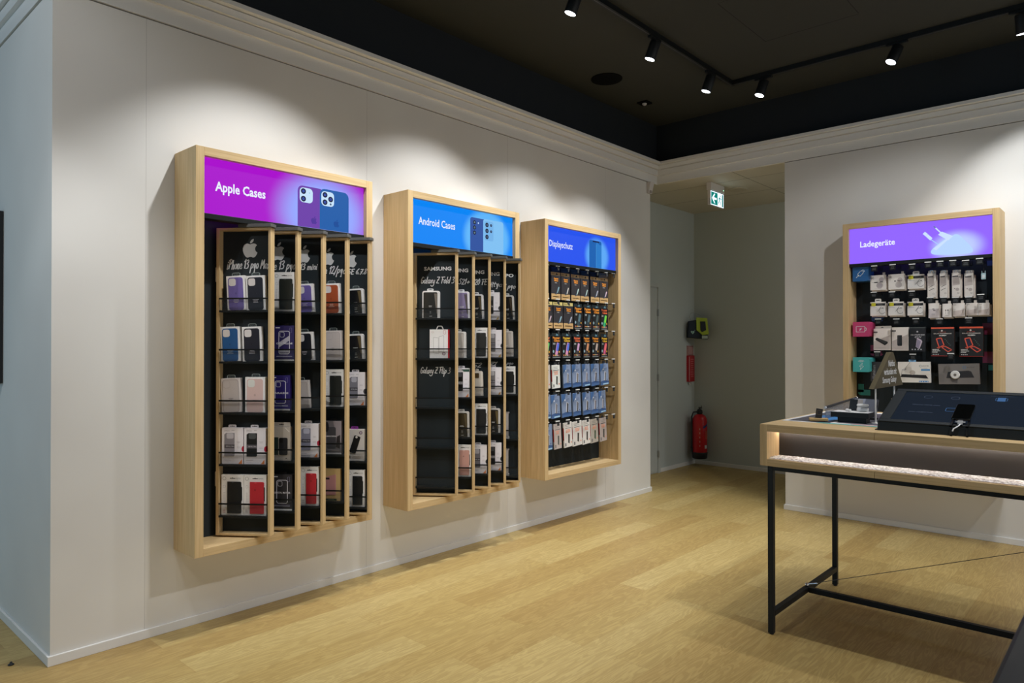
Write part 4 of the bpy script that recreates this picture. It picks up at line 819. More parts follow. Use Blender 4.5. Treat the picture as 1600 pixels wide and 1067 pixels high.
            mb = MB(); mb.flat([(-X + .016, h * .26), (-X + .028, h * .40), (X - .030, h * .36), (X - .014, h * .20)], -.0003, C(30, 26, 28)); mb.flat(circ(-.010, h * .48, .020, 14, .018), -.0005, C(196, 186, 178)); mb.stroke([(-X + .022, h * .30), (-X + .030, h * .62), (-X + .060, h * .66), (-X + .036, h * .56)], .0018, -.0005, C(80, 76, 76)); mb.stroke([(-X + .05, h * .66), (-X + .085, h * .98)], .0018, -.0005, C(110, 104, 102)); mb.build('printed_picture', o); hang_tab(o, h, C(120, 168, 204), w_=.05, h=.018, x=-.012)
        else:
            mb.box(-X, X, 0, d, 0, h, C(124, 118, 114)); mb.rect(-X, X, h * .48, h * .483, 0, C(96, 90, 88)); mb.ring(circ(X - .094, h * .82, .010), .0028, 0, C(70, 120, 160)); mb.text('ZONE', X - .078, X - .030, h * .79, h * .85, 0, C(88, 84, 84)); mb.build('carton', o, bevel=.0015)
            mb = MB(); mb.flat([(-X + .050, h * .30), (-X + .062, h * .60), (X - .070, h * .66), (X - .052, h * .62), (X - .034, h * .32)], -.0003, C(42, 40, 42)); mb.flat([(-X + .075, h * .30), (-X + .125, h * .30), (-X + .12, h * .06), (-X + .085, h * .10)], -.0002, C(96, 90, 88)); mb.build('printed_picture', o)
            mb = MB(); mb.lathe([(.029, 0), (.031, .002), (.031, .010), (.027, .013)], C(226, 224, 220), 24); mb.lathe([(.010, .013), (.010, .014)], C(120, 112, 104), 10); mb.xf(Matrix.Translation((-.022, 0, h * .46)) @ Matrix.Rotation(R(90), 4, 'X')); mb.build('white_puck', o)
    return f
def big(y, z0, w_, h, style, name, label, cat, ty, tz, x=6.12, d=.030, roll=0): goods(y, z0, w_, h, d, name, label, cat, g_big(style), None, x, roll); dh(ty, tz)
big(1.577, 1.418, .122, .170, 'pad', 'charger_box', 'cream charger box picturing a flat black pad', 'boxed charger', 1.583, 1.660)
big(1.447, 1.415, .116, .182, 'dock', 'charger_box', 'cream charger box picturing an upright black dock', 'boxed charger', 1.453, 1.657)
big(1.327, 1.408, .110, .182, 'usb', 'power_bank_box', 'black box picturing a lilac power bank', 'boxed power bank', 1.319, 1.656)
big(1.159, 1.374, .150, .218, 'solar', 'power_bank_box', 'black box with orange solar power bank, left one of the pair', 'boxed power bank', 1.162, 1.650, d=.040)
big(.975, 1.373, .148, .220, 'solar', 'power_bank_box', 'black box with orange solar power bank, right one of the pair', 'boxed power bank', .977, 1.653, d=.040)
big(1.611, 1.166, .098, .158, 'alu', 'charger_box', 'dark grey charger box lettered Aluminium, half behind the triangular sign', 'boxed charger', 1.590, 1.402)
big(1.350, 1.168, .222, .160, 'ozone', 'charger_box', 'white and light blue wireless charger box right of the triangular sign', 'boxed charger', 1.340, 1.385, roll=-1)
big(1.052, 1.166, .262, .152, 'grey', 'charger_box', 'wide grey charger box tilted on its hook with a white puck', 'boxed charger', 1.090, 1.392, roll=-2)
# security clip on an empty hook
dh(.908, 2.080)
o = empty('security_tag', (6.085, .892, 1.935), R(-90), 'small clear and white security tag on the last hook of the top row', 'security tag')
mb = MB(); mb.prism(rrect(-.014, .014, .0, .046, .004), 0, .006, C(176, 206, 214)); mb.prism(rrect(-.008, .008, .010, .034, .002), -.002, 0, C(226, 232, 234)); mb.build('tag_body', o)
mb = MB(); mb.tube([(-.010, .003, .046), (-.010, .003, .062)], .002, C(176, 206, 214), 6); mb.tube([(.010, .003, .046), (.010, .003, .062)], .002, C(176, 206, 214), 6); mb.tube([(0, .003, .05), (-.002, .004, .09), (0, 0, .13)], .0015, INK, 6); mb.build('strap', o)
# coloured topic blocks and board marks (parts of the violet cabinet)
def block(x0, x1, z0, z1, col, icon, name):
    z0 -= dz0; z1 -= dz0
    mb = MB(); mb.prism(rrect(x0, x1, z0, z1, .012, corners=(0, 1, 1, 0)), .045, CD - .05, C(*col)); b = mb.build(name, cabD)
    mb = MB(); icon(mb, (x0 + x1) / 2, (z0 + z1) / 2, .0448); mb.build('icon', b)
IW = C(228, 236, 240)
def i_plug(mb, x, z, y):
    a = R(45); rt = lambda P: [(x + u * math.cos(a) - t * math.sin(a), z + u * math.sin(a) + t * math.cos(a)) for u, t in P]
    mb.ring(rt([(-.018, -.013), (.016, -.013), (.016, .013), (-.018, .013)]), .0028, y, IW); mb.ring(rt([(.016, -.009), (.034, -.009), (.034, .009), (.016, .009)]), .0028, y, IW)
    for q in (.022, .028): mb.stroke(rt([(q, -.006), (q, .006)]), .002, y, IW)
    mb.stroke(rt([(-.018, 0), (-.026, 0)]), .012, y, IW); mb.stroke(rt([(-.026, 0), (-.046, 0)]), .0035, y, IW)
def i_batt(mb, x, z, y):
    mb.ring([(x - .038, z - .022), (x + .026, z - .022), (x + .026, z + .022), (x - .038, z + .022)], .0032, y, IW); mb.stroke([(x + .026, z + .012), (x + .036, z + .010), (x + .036, z - .010), (x + .026, z - .012)], .003, y, IW); mb.stroke([(x + .004, z + .010), (x - .014, z), (x, z + .001), (x - .014, z - .012)], .0035, y, IW)
def i_wave(mb, x, z, y):
    for r in (.010, .018, .026): mb.stroke([(x + r * math.cos(R(t)), z + .016 + r * math.sin(R(t)) * .8) for t in range(35, 150, 19)], .0026, y, IW)
    mb.ring([(x + .008, z + .014), (x - .016, z - .014), (x - .002, z - .014), (x - .008, z - .040), (x + .018, z - .012), (x + .004, z - .010)], .0024, y, IW)
block(.062, .180, 1.971, 2.094, (34, 92, 150), i_plug, 'blue_topic_block')
block(.062, .190, 1.526, 1.644, (196, 62, 112), i_batt, 'pink_topic_block')
block(.062, .188, 1.242, 1.358, (72, 178, 178), i_wave, 'teal_topic_block')
def mark(name, col, *shapes):
    mb = MB(); y = CD - .041
    for P in shapes: mb.prism([(a, b - dz0) for a, b in P], y - .002, y, C(*col))
    mb.build(name, cabD)
mark('teal_board_mark', (44, 138, 134), rrect(.056, .147, 1.046, 1.092, .020, corners=(1, 0, 0, 0)), [(.056, 1.07), (.098, 1.07), (.098, 1.138), (.056, 1.138)])
mark('teal_board_mark', (44, 138, 134), [(.985, 1.270), (1.01, 1.270), (1.01, 1.12), (1.0, 1.12), (1.0, 1.22), (.985, 1.22)], [(.955, 1.270), (.985, 1.270), (.985, 1.31), (.955, 1.31)])
mark('pink_board_mark', (150, 40, 84), rrect(.150, .243, 1.370, 1.410, .018, corners=(1, 1, 0, 0)), [(.150, 1.39), (.178, 1.39), (.178, 1.458), (.150, 1.458)])
mark('pink_board_mark', (120, 30, 66), [(.920, 1.535), (1.01, 1.535), (1.01, 1.620), (.920, 1.620)])
mark('pink_board_mark', (120, 30, 66), [(.920, 1.325), (1.01, 1.325), (1.01, 1.408), (.920, 1.408)])
mark('blue_board_mark', (28, 58, 110), [(.950, 2.045), (1.01, 2.045), (1.01, 2.082), (.950, 2.082)], [(.950, 1.625), (1.01, 1.625), (1.01, 1.665), (.950, 1.665)], [(.990, 2.0), (1.01, 2.0), (1.01, 2.045), (.990, 2.045)])
mark('blue_board_mark', (34, 74, 130), rrect(.158, .251, 1.650, 1.692, .014, corners=(1, 1, 0, 0)))

# ---------------------------------------------------------------- the demo counter
TX0, TX1, TY1, TY0, TZ0, TZ1 = 3.453, 4.545, 1.451, -1.75, .853, 1.060
ctr = empty('demo_counter', (TX0, TY1, 0), 0, 'oak counter on slim black legs with a lit open slot along its front', 'counter')
def L3(mb): return mb.xf(Matrix.Translation((-TX0, -TY1, 0)))
mb = MB(); S = .036
mb.box(TX0, TX1, .924, TY1 - S, TZ1 - S, TZ1, WY); mb.box(TX0, TX1, TY0, .922, TZ1 - S, TZ1, WY)
L3(mb).build('counter_top', ctr, bevel=.001)
mb = MB(); mb.box(TX0, TX1, .924, TY1 - S, TZ0, TZ0 + .034, WY); mb.box(TX0, TX1, TY0, .922, TZ0, TZ0 + .034, WY); L3(mb).build('lower_board', ctr, bevel=.001)
mb = MB(); mb.box(TX0, TX1, TY1 - S, TY1, TZ0, TZ1, WZ); L3(mb).build('end_board', ctr, bevel=.001)
BR = mat('brown_felt_lining', (54, 49, 45), .75)
mb = MB(); mb.box(TX0 + .155, TX0 + .175, TY0, TY1 - S, TZ0 + .034, TZ1 - S, BR); mb.box(TX1 - .02, TX1, TY0, TY1 - S, TZ0 + .034, TZ1 - S, WY); L3(mb).build('slot_back', ctr)
def pebble():
    m = mat('shredded_filling', (206, 196, 200), .7); N, L = nodes(m); mp = coords(m, (1, 1, 1)); n = N.new('ShaderNodeTexNoise'); n.inputs['Scale'].default_value = 90; n.inputs['Detail'].default_value = 3
    L.new(mp.outputs[0], n.inputs[0]); r = ramp(m, [(.35, srgb((146, 142, 146))), (.6, srgb((238, 238, 242)))], n.outputs[0]); L.new(r.outputs[0], N['Principled BSDF'].inputs['Base Color']); return m
FIL = pebble(); mb = MB(); rnd = random.Random(3); nx, ny = 7, 230
V = [(TX0 + .012 + .142 * i / nx, TY1 - S - .002 - (TY1 - S - .002 - TY0) * j / ny, TZ0 + .036 + (rnd.uniform(.001, .006) if 0 < i < nx else .001)) for i in range(nx + 1) for j in range(ny + 1)]
mb.add(V, [(i * (ny + 1) + j, i * (ny + 1) + j + 1, (i + 1) * (ny + 1) + j + 1, (i + 1) * (ny + 1) + j) for i in range(nx) for j in range(ny)], FIL)
fo = L3(mb).build('decorative_filling', ctr, 'pale crumpled filling lying along the slot'); fo['kind'] = 'stuff'
STRIP = mat('led_strip', (250, 240, 236), .4, emit=(250, 242, 234), es=30)
mb = MB(); mb.box(TX0 + .138, TX0 + .148, TY0, TY1 - S - .006, TZ1 - S - .004, TZ1 - S, STRIP); L3(mb).build('light_strip', ctr)
# steel frame
q = .028; LX = (3.500, 4.468); LYs = (1.404, -1.70)
for x in LX:
    for y in LYs:
        mb = MB(); mb.box(x, x + q, y, y + q, .006, TZ0, BLACK); mb.lathe([(.011, 0), (.011, .008)], INK, 12, (x + q / 2, y + q / 2)); L3(mb).build('leg', ctr, bevel=.002)
mb = MB()
for x in LX: mb.box(x, x + q, LYs[1] + q, LYs[0], TZ0 - q, TZ0, BLACK)
for y in LYs: mb.box(LX[0] + q, LX[1], y, y + q, TZ0 - q, TZ0, BLACK)
L3(mb).build('top_frame', ctr, bevel=.002)
for y in LYs: mb = MB(); mb.box(LX[0] + q, LX[1], y, y + q, .088, .116, BLACK); L3(mb).build('stretcher', ctr, bevel=.002)
mb = MB(); mb.box(3.990, 4.018, LYs[1] + q, LYs[0], .086, .114, BLACK); L3(mb).build('long_stretcher', ctr, 'long low bar joining both ends', bevel=.002)
mb = MB(); mb.lathe([(.004, .114), (.010, .117), (.012, .124), (.009, .131), (.003, .134)], CHROME, 14, (4.004, 1.418)); mb.tube([(4.004, 1.418, .126), (4.004, 1.36, .144)], .005, CHROME, 8); mb.tube([(4.004, 1.418, .126), (4.004, -.70, .925)], .0017, mat('steel_cable', (96, 92, 90), .4, .8), 6); L3(mb).build('brace_cable', ctr, 'thin steel cable with a chrome end fitting')

# printed mat on the counter
m_ = MB(); pts = [(3.685, 1.432), (3.668, -.2), (4.46, -.2), (4.46, 1.432)]
def flatz(mb, P, z0, z1, m): mb.prism(P, -z1, -z0, m, axis='z')
matr = empty('counter_mat', (3.67, 1.43, TZ1), 0, 'white bordered grey mat with teal and blue shapes lying on the counter', 'mat')
def M3(mb): return mb.xf(Matrix.Translation((-3.67, -1.43, -TZ1)))
flatz(m_, pts, TZ1, TZ1 + .0012, C(226, 224, 222)); M3(m_).build('mat_sheet', matr)
m_ = MB(); flatz(m_, [(3.712, 1.408), (3.705, 1.20), (4.44, 1.24), (4.44, 1.408)], TZ1 + .0012, TZ1 + .0015, C(70, 70, 78)); flatz(m_, [(3.680, 1.255), (3.671, .3), (3.700, .3), (3.709, 1.245)], TZ1 + .0012, TZ1 + .0016, C(96, 190, 182)); flatz(m_, [(3.80, 1.33), (3.80, 1.24), (4.1, 1.20), (4.1, 1.36)], TZ1 + .0015, TZ1 + .0018, C(54, 128, 190))
flatz(m_, [(3.712, 1.10), (3.706, .5), (3.722, .5), (3.726, 1.10)], TZ1 + .0012, TZ1 + .0016, C(214, 70, 88)); flatz(m_, [(3.75, 1.18), (3.74, .3), (4.40, .3), (4.40, 1.18)], TZ1 + .0012, TZ1 + .0014, C(96, 92, 100)); M3(m_).build('mat_print', matr)

# touch-screen terminal
tm = empty('touch_terminal', (3.557, .937, TZ1), R(-90), 'long black slanted touch screen terminal on the counter', 'touch screen')
# local: x to the right (-y world), y away (+x world), z up
TL, F0, T0, T1 = 1.12, .040, .365, .172
TB = mat('terminal_black', (24, 29, 31), .55, spec=.3); 
mb = MB(); V = []
for x in (0, TL): V += [(x, 0, 0), (x, T0, 0), (x, T0, T1), (x, .006, F0)]
mb.add(V, [(0, 1, 2, 3), (7, 6, 5, 4), (0, 4, 5, 1), (1, 5, 6, 2), (0, 3, 7, 4)], TB)
ang = math.atan2(T1 - F0, T0 - .006); SL = math.hypot(T1 - F0, T0 - .006)
MS = Matrix.Translation((0, .006, F0)) @ Matrix.Rotation(ang, 4, 'X')
fr = MB(); b = .045; bt = .028
for a in ((0, TL, 0, .026), (0, TL, SL - bt, SL), (0, b, .026, SL - bt), (TL - b, TL, .026, SL - bt)): fr.box(a[0], a[1], a[2], a[3], -.001, .006, TB)
mb.build('housing', tm); fr.xf(MS); fr.build('bezel', tm, bevel=.003)
SCR = mat('dim_screen', (8, 10, 13), .10, emit=(30, 38, 50), es=.8, spec=.2)
mb = MB(); mb.box(b, TL - b, .026, SL - bt, .0005, .002, SCR)
# screen pictures
sp = MB(); PARTS = []
def flush(name):
    global sp
    PARTS.append((name, sp)); sp = MB()
sp = MB(); bl = E(70, 120, 180, .6); bl2 = E(60, 96, 150, .5); gr = E(90, 104, 130, .45); rd = E(170, 50, 80, .5)
def sx(px): return px
def si(kind, *a): kind(*a)
z_ = .0024
def srect(x0, x1, y0, y1, m): sp.box(x0, x1, y0, y1, .002, .0024, m)
def sring(P, w_, m):
    for qd in pline(P + [P[0]], w_): flatz(sp, qd, .002, .0024, m)
for i, x in enumerate((.150, .262, .500, .660)):
    mm = bl if i == 2 else gr
    P = [(x + .018 * math.cos(t * .7), .300 + .016 * math.sin(t * .7)) for t in range(9)]
    if i != 2: sring(P, .0012, mm); flush('screen_icon')
srect(.425, .455, .285, .325, bl); sring([(.418, .292), (.462, .292), (.462, .318), (.418, .318)], .0016, bl); flush('screen_icon')
def stext(body, x0, x1, y0, y1, m):
    Vv, Ff = glyphs(body, .01); ax, bx = min(v[0] for v in Vv), max(v[0] for v in Vv); az, bz = min(v[1] for v in Vv), max(v[1] for v in Vv)
    sp.add([(x0 + (a_ - ax) / (bx - ax) * (x1 - x0), y0 + (b_ - az) / (bz - az) * (y1 - y0), .0026) for a_, b_ in Vv], Ff, m); flush('screen_text')
stext('Welches Handy passt', .10, .215, .200, .212, gr); stext('Jetzt vergleichen', .10, .20, .120, .130, gr); sring(rrect(.245, .292, .150, .185, .006), .002, bl); flush('screen_icon'); srect(.290, .345, .205, .208, rd); flush('screen_line')
stext('Apple iPhone 13', .560, .680, .196, .210, bl)
for i in range(3): srect(.565 + i * .03, .580 + i * .03, .175, .180, gr); flush('screen_button')
sring(rrect(.562, .588, .130, .150, .004), .001, gr); flush('screen_icon')
stext('39,95 € mtl.', .560, .620, .082, .093, bl); stext('Details ansehen', .632, .690, .083, .090, gr); sring(circ(.735, .085, .014), .003, rd); flush('screen_icon'); srect(.72, .75, .285, .325, bl2); flush('screen_icon')
stext('Jetzt entdecken', .395, .485, .338, .343, gr)
mb.xf(MS); sc_ = mb.build('screen', tm); [(q_.xf(MS), q_.build(n_, sc_)) for n_, q_ in PARTS]
mb = MB(); mb.box(-.012, 0, .004, .05, .0005, .004, INK); mb.build('cable_clip', tm)
# phone on its holder in front of the terminal
ph = empty('demo_phone', (3.541, .6100, TZ1), R(-90), 'small black phone on a tilted stand in front of the terminal, white plug below', 'phone', None)
mb = MB(); HB = mat('holder_black', (14, 16, 18), .3)
for x in (-.030, .030):
    mb.box(x - .004, x + .004, -.010, .012, 0, .006, HB); mb.box(x - .004, x + .004, -.010, -.002, 0, .046, HB); mb.add([(x - .004, -.010, .040), (x + .004, -.010, .040), (x - .004, .055, .060), (x + .004, .055, .060), (x - .004, -.010, .047), (x + .004, -.010, .047), (x - .004, .050, .067), (x + .004, .050, .067)], [(0, 1, 3, 2), (4, 6, 7, 5), (0, 2, 6, 4), (1, 5, 7, 3), (0, 4, 5, 1), (2, 3, 7, 6)], HB)
mb.box(-.026, .026, -.008, -.004, .030, .036, HB); mb.build('stand_arm', ph)
MP = Matrix.Translation((0, .045, .070)) @ Matrix.Rotation(R(21), 4, 'X')
mb = MB(); mb.prism(rrect(-.036, .036, -.012, .142, .010), -.0085, 0, mat('phone_body', (10, 12, 14), .15), axis='z')
mb.v = [(x, y, z) for x, y, z in mb.v]; mb.xf(MP); mb.build('phone_body', ph, bevel=.002)
mb = MB(); mb.prism(rrect(-.033, .033, -.009, .139, .008), -.0092, -.0086, mat('phone_glass', (4, 5, 6), .05, spec=.8), axis='z'); mb.xf(MP); mb.build('phone_screen', ph)
mb = MB(); CB = mat('white_cable', (220, 220, 222), .4); mb.box(-.009, .009, .020, .038, .050, .066, CB); mb.box(-.018, .018, .028, .036, .058, .063, CB); mb.tube([(0, .025, .052), (0, .010, .048), (-.006, .000, .042), (-.018, -.012, .034), (-.022, -.014, .022)], .0028, CB, 8); mb.build('charging_plug', ph)

# triangular sign on two rods
ts = empty('triangular_sign', (4.03, 1.012, TZ1), 0, 'olive grey triangular sign with white lettering on two white rods', 'sign')
OL = mat('olive_grey_board', (82, 73, 52), .65, spec=.2); dz = -TZ1; dx = -4.03
mb = MB(); mb.prism([(3.780 + dx, 1.236 + dz), (4.339 + dx, 1.236 + dz), (4.144 + dx, 1.418 + dz), (4.098 + dx, 1.418 + dz)], -.0, .024, OL); mb.build('sign_board', ts, bevel=.002)
mb = MB()
for t, x0, x1, z0, z1 in (('Nahtlos', 4.045, 4.165, 1.343, 1.376), ('verbunden mit', 3.962, 4.200, 1.300, 1.334), ('Samsung Galaxy', 3.935, 4.198, 1.250, 1.290)): mb.text(t, x0 + dx, x1 + dx, z0 + dz, z1 + dz, -.0004, CHALK, bold=.02)
mb.build('sign_lettering', ts)
for x in (3.858, 4.206): mb = MB(); mb.tube([(x + dx, .012, .0015), (x + dx, .012, 1.2355 + dz)], .0042, C(240, 236, 230)); mb.lathe([(.02, .0013), (.02, .003)], C(240, 236, 230), 14, (x + dx, .012)); mb.build('rod', ts)

# demo tray with earbuds, display card, case
tr = empty('demo_tray', (3.80, 1.12, TZ1 + .0014), R(-90), 'black raised demo tray with a pale top on the counter mat', 'tray')
mb = MB(); mb.box(-.070, .066, .004, .07, 0, .026, BLACK); mb.box(-.098, .082, -.016, .092, .026, .052, BLACK); mb.build('tray_body', tr, bevel=.0015)
mb = MB(); mb.box(-.094, .078, -.012, .088, .052, .0535, C(236, 234, 232)); mb.build('tray_top', tr)
ZT = TZ1 + .0014 + .0535
o = empty('earbud_case', (3.86, 1.085, ZT), R(-90), 'white rounded earbud charging case on the black demo tray', 'earbud case'); EW = mat('glossy_white', (226, 224, 222), .25)
mb = MB(); mb.box(-.028, .028, -.012, .012, 0, .024, EW); mb.build('case_base', o, bevel=.008); mb = MB(); mb.box(-.028, .028, -.012, .012, .0255, .040, EW); mb.build('case_lid', o, bevel=.007)
for i, (x, y) in enumerate(((3.815, 1.135), (3.835, 1.152))):
    o = empty('earbud', (x, y, ZT), R(20 * i), 'tiny white earbud with a dark tip on the tray, %s one' % ('right' if i == 0 else 'left'), 'earbud', 'earbuds on the demo tray')
    mb = MB(); mb.lathe([(.004, 0), (.009, .004), (.009, .010), (.005, .014)], EW, 12); mb.build('bud', o); mb = MB(); mb.tube([(.004, 0, .008), (.015, 0, .010)], [.004, .0035], INK, 8); mb.build('tip', o)
o = empty('display_card', (3.895, 1.135, ZT), R(-90), 'small black upright display card with beige edge on the tray', 'card')
mb = MB(); mb.prism([(-.028, 0), (.010, 0), (.018, .060), (-.020, .060)], 0, .003, INK); mb.prism([(.010, 0), (.034, 0), (.042, .060), (.018, .060)], 0, .003, C(196, 186, 180)); mb.build('card_sheet', o)
# grey tablets leaning behind the tray
def tablet(name, loc, w_, h, label, tilt=28, col=(150, 152, 164)):
    o = empty(name, loc, R(-90), label, 'tablet'); Mx = Matrix.Rotation(R(-tilt), 4, 'X')
    mb = MB(); mb.prism(rrect(-w_ / 2, w_ / 2, .006, h, .008), 0, .008, C(*col)); mb.ring(rrect(-w_ / 2 + .002, w_ / 2 - .002, .008, h - .002, .008), .004, 0, INK); mb.xf(Mx); mb.build('tablet_body', o)
    mb = MB(); mb.box(-w_ / 2, w_ / 2, -.006, .05, -.002, .006, INK); mb.build('foot', o); return o
tablet('demo_tablet', (4.02, 1.130, TZ1 + .0035), .125, .120, 'grey tablet leaning in a black frame behind the demo tray')
tablet('demo_tablet', (4.10, .965, TZ1 + .0035), .105, .112, 'grey tablet partly hidden by the terminal, behind the white rod', col=(132, 134, 150))
o = empty('stacked_box', (4.33, 1.04, TZ1 + .0014), R(-90), 'small oak block with black and white layers behind the white sign rod', 'stand')
mb = MB(); mb.box(-.030, .030, 0, .06, 0, .034, WX); mb.build('lower_block', o); mb = MB(); mb.box(-.030, .030, 0, .06, .034, .066, INK); mb.build('black_layer', o); mb = MB(); mb.box(-.030, .030, 0, .06, .066, .096, WX); mb.build('upper_block', o)
# black bar over the counter at the rear left
o = empty('display_rail', (3.90, 1.285, TZ1 + .0019), 0, 'thin black sloping rail with white ends above the counter mat', 'rail')
mb = MB(); mb.tube([(.012, 0, .060), (.54, 0, .082)], .0065, INK, 10); mb.build('bar', o)
for x, z in ((0, .0595), (.54, .082)): mb = MB(); mb.tube([(x, 0, z), (x + .014, 0, z + .0005)], .0068, EW, 10); mb.build('end_cap', o)
mb = MB(); mb.prism([(.02, 0), (.52, 0), (.52, .078), (.02, .056)], .0, .003, mat('smoky_glass_pane', (120, 130, 145), .1, alpha=.55)); mb.build('pane', o)
# little watch stand
o = empty('watch_stand', (3.760, 1.270, TZ1 + .0019), R(-65), 'small light wooden stand holding a black card at the counter corner', 'stand')
LW = mat('light_beech', (204, 168, 112), .5)
mb = MB(); mb.box(-.045, .045, -.020, .020, .003, .016, LW); mb.box(-.030, .030, -.012, .012, 0, .003, INK); mb.build('wooden_base', o, bevel=.003)
mb = MB(); mb.box(-.016, .016, -.002, .002, .0, .050, INK); mb.ring([(-.010, .020), (.010, .020), (.010, .040), (-.010, .040)], .002, -.002, C(90, 70, 50)); mb.xf(Matrix.Translation((0, 0, .015)) @ Matrix.Rotation(R(-14), 4, 'X') @ Matrix.Rotation(R(8), 4, 'Y')); mb.build('black_card', o)

# dark terminal edge of the next counter, close to the camera
o = empty('near_terminal', (.35, .125, 0), 0, 'dark slab edge of another terminal, out of focus in the lower right corner', 'touch screen')
NT = mat('near_terminal_shell', (34, 42, 43), .4)
mb = MB(); mb.box(.02, 1.35, -.85, -.03, 0, 1.055, BLACK); mb.build('pedestal', o)
mb = MB(); mb.box(0, 1.40, -.90, 0, 1.055, 1.10, NT); mb.build('slab', o, bevel=.006)
mb = MB(); mb.box(.06, 1.34, -.86, -.06, 1.10, 1.1012, mat('near_screen_glass', (5, 6, 8), .15)); mb.build('screen', o)

# ---------------------------------------------------------------- alcove objects
ex = empty('exit_sign', (6.528, 3.250, 3.086), 0, 'green and white running-man exit sign hanging from the alcove ceiling', 'exit sign')
GW = mat('grey_white_plastic', (206, 200, 196), .5)
mb = MB(); mb.box(-.014, .284, -.020, .030, -.075, 0, GW); mb.build('mount_box', ex, bevel=.002); mb = MB(); mb.box(-.012, .296, -.010, .018, -.226, -.076, GW); hs = mb.build('sign_housing', ex, bevel=.002)
GR = E(0, 134, 124, .9); WH = E(226, 244, 255, 1.6)
mb = MB(); y = -.0101; mb.rect(0, .284, -.220, -.081, y, WH); y -= .0004
mb.rect(.008, .150, -.212, -.089, y, GR); mb.rect(.246, .274, -.212, -.089, y, GR)
y -= .0004
mb.flat([(.025, -.150), (.075, -.102), (.095, -.102), (.066, -.140), (.128, -.140), (.128, -.160), (.066, -.160), (.095, -.198), (.075, -.198)], y, WH)
mb.flat(circ(.205, -.108, .009, 10), y, GR); mb.stroke([(.200, -.122), (.190, -.152)], .018, y, GR); mb.stroke([(.198, -.126), (.175, -.134), (.165, -.150)], .007, y, GR); mb.stroke([(.202, -.126), (.222, -.142), (.236, -.136)], .007, y, GR); mb.stroke([(.190, -.150), (.212, -.172), (.206, -.200)], .009, y, GR); mb.stroke([(.188, -.152), (.178, -.178), (.158, -.186)], .009, y, GR)
mb.build('lit_face', ex)
mb = MB(); mb.lathe([(.004, 0), (.004, .003)], E(160, 255, 190, 3), 8); mb.xf(Matrix.Translation((.262, -.020, -.045)) @ Matrix.Rotation(R(90), 4, 'X')); mb.build('status_light', ex)
o = empty('motion_sensor', (6.105, D, 2.968), 0, 'small white wedge motion sensor at the end of the long wall', 'sensor')
mb = MB(); mb.add([(-.03, -.022, 0), (.034, -.022, 0), (.034, 0, 0), (-.03, 0, 0), (-.034, -.05, .112), (.036, -.05, .112), (.036, 0, .112), (-.034, 0, .112)], [(3, 2, 1, 0), (4, 5, 6, 7), (0, 1, 5, 4), (1, 2, 6, 5), (2, 3, 7, 6), (3, 0, 4, 7)], GW); mb.build('sensor_body', o, bevel=.003)
mb = MB(); mb.box(-.018, .020, -.030, -.024, .006, .032, C(150, 140, 132)); mb.build('sensor_lens', o)
# ceiling bits
o = empty('ceiling_speaker', (4.867, 3.346, 3.68), 0, 'round black ceiling speaker grille between the track and the left wall', 'speaker')
mb = MB(); mb.lathe([(.128, -.008), (.130, -.004), (.130, -.0005)], mat('speaker_black', (7, 7, 7), .9, spec=.1), 32); mb.build('grille', o)
o = empty('ceiling_sensor', (5.574, 3.416, 3.68), 0, 'small square black ceiling sensor with a pale dome', 'sensor'); mb = MB(); mb.box(-.05, .05, -.05, .05, -.012, -.0005, MATS['speaker_black']); mb.build('base', o); mb = MB(); mb.lathe([(.006, -.03), (.018, -.024), (.022, -.012)], C(170, 170, 170), 16); mb.build('dome', o)
o = empty('ceiling_vent', (7.02, 3.18, 3.086), 0, 'pale round vent disc in the alcove ceiling behind the exit sign', 'vent'); mb = MB(); mb.lathe([(.09, -.008), (.10, -.004), (.10, -.0006)], mat('vent_cream', (196, 188, 168), .6), 28); mb.build('disc', o)
# defibrillator
o = empty('defibrillator', (7.800, 4.035, 1.530), R(-40), 'lime green and navy defibrillator bag hung in the alcove corner', 'defibrillator')
NV = mat('navy_fabric', (26, 36, 48), .8)
mb = MB(); V = [(-.130, -.02, .02), (.100, -.06, 0), (.150, .06, 0), (-.120, .09, .02), (-.125, -.01, .22), (.080, -.05, .255), (.110, .05, .255), (-.105, .08, .22)]
mb.add(V, [(3, 2, 1, 0), (4, 5, 6, 7), (0, 1, 5, 4), (1, 2, 6, 5), (2, 3, 7, 6), (3, 0, 4, 7)], NV); mb.build('bag_body', o, bevel=.012)
LG = mat('lime_green_shell', (166, 186, 44), .5)
mb = MB(); T_ = Matrix.Translation((0, -.046, 0)) @ Matrix.Rotation(R(-9), 4, 'Z')
mb.prism([(-.045, .262), (.085, .255), (.105, .060), (.030, .052), (-.040, .110)], -.012, .004, LG); mb.prism([(.000, .215), (.062, .215), (.072, .110), (.020, .086), (.004, .110)], -.018, -.012, mat('device_dark', (24, 30, 38), .3)); mb.xf(T_); mb.build('device_face', o, bevel=.004)
mb = MB(); mb.rect(.022, .090, .008, .045, -.012, C(176, 190, 180)); mb.rect(.014, .07, .0, .001, -.012, INK); mb.xf(T_); mb.build('white_label', o)
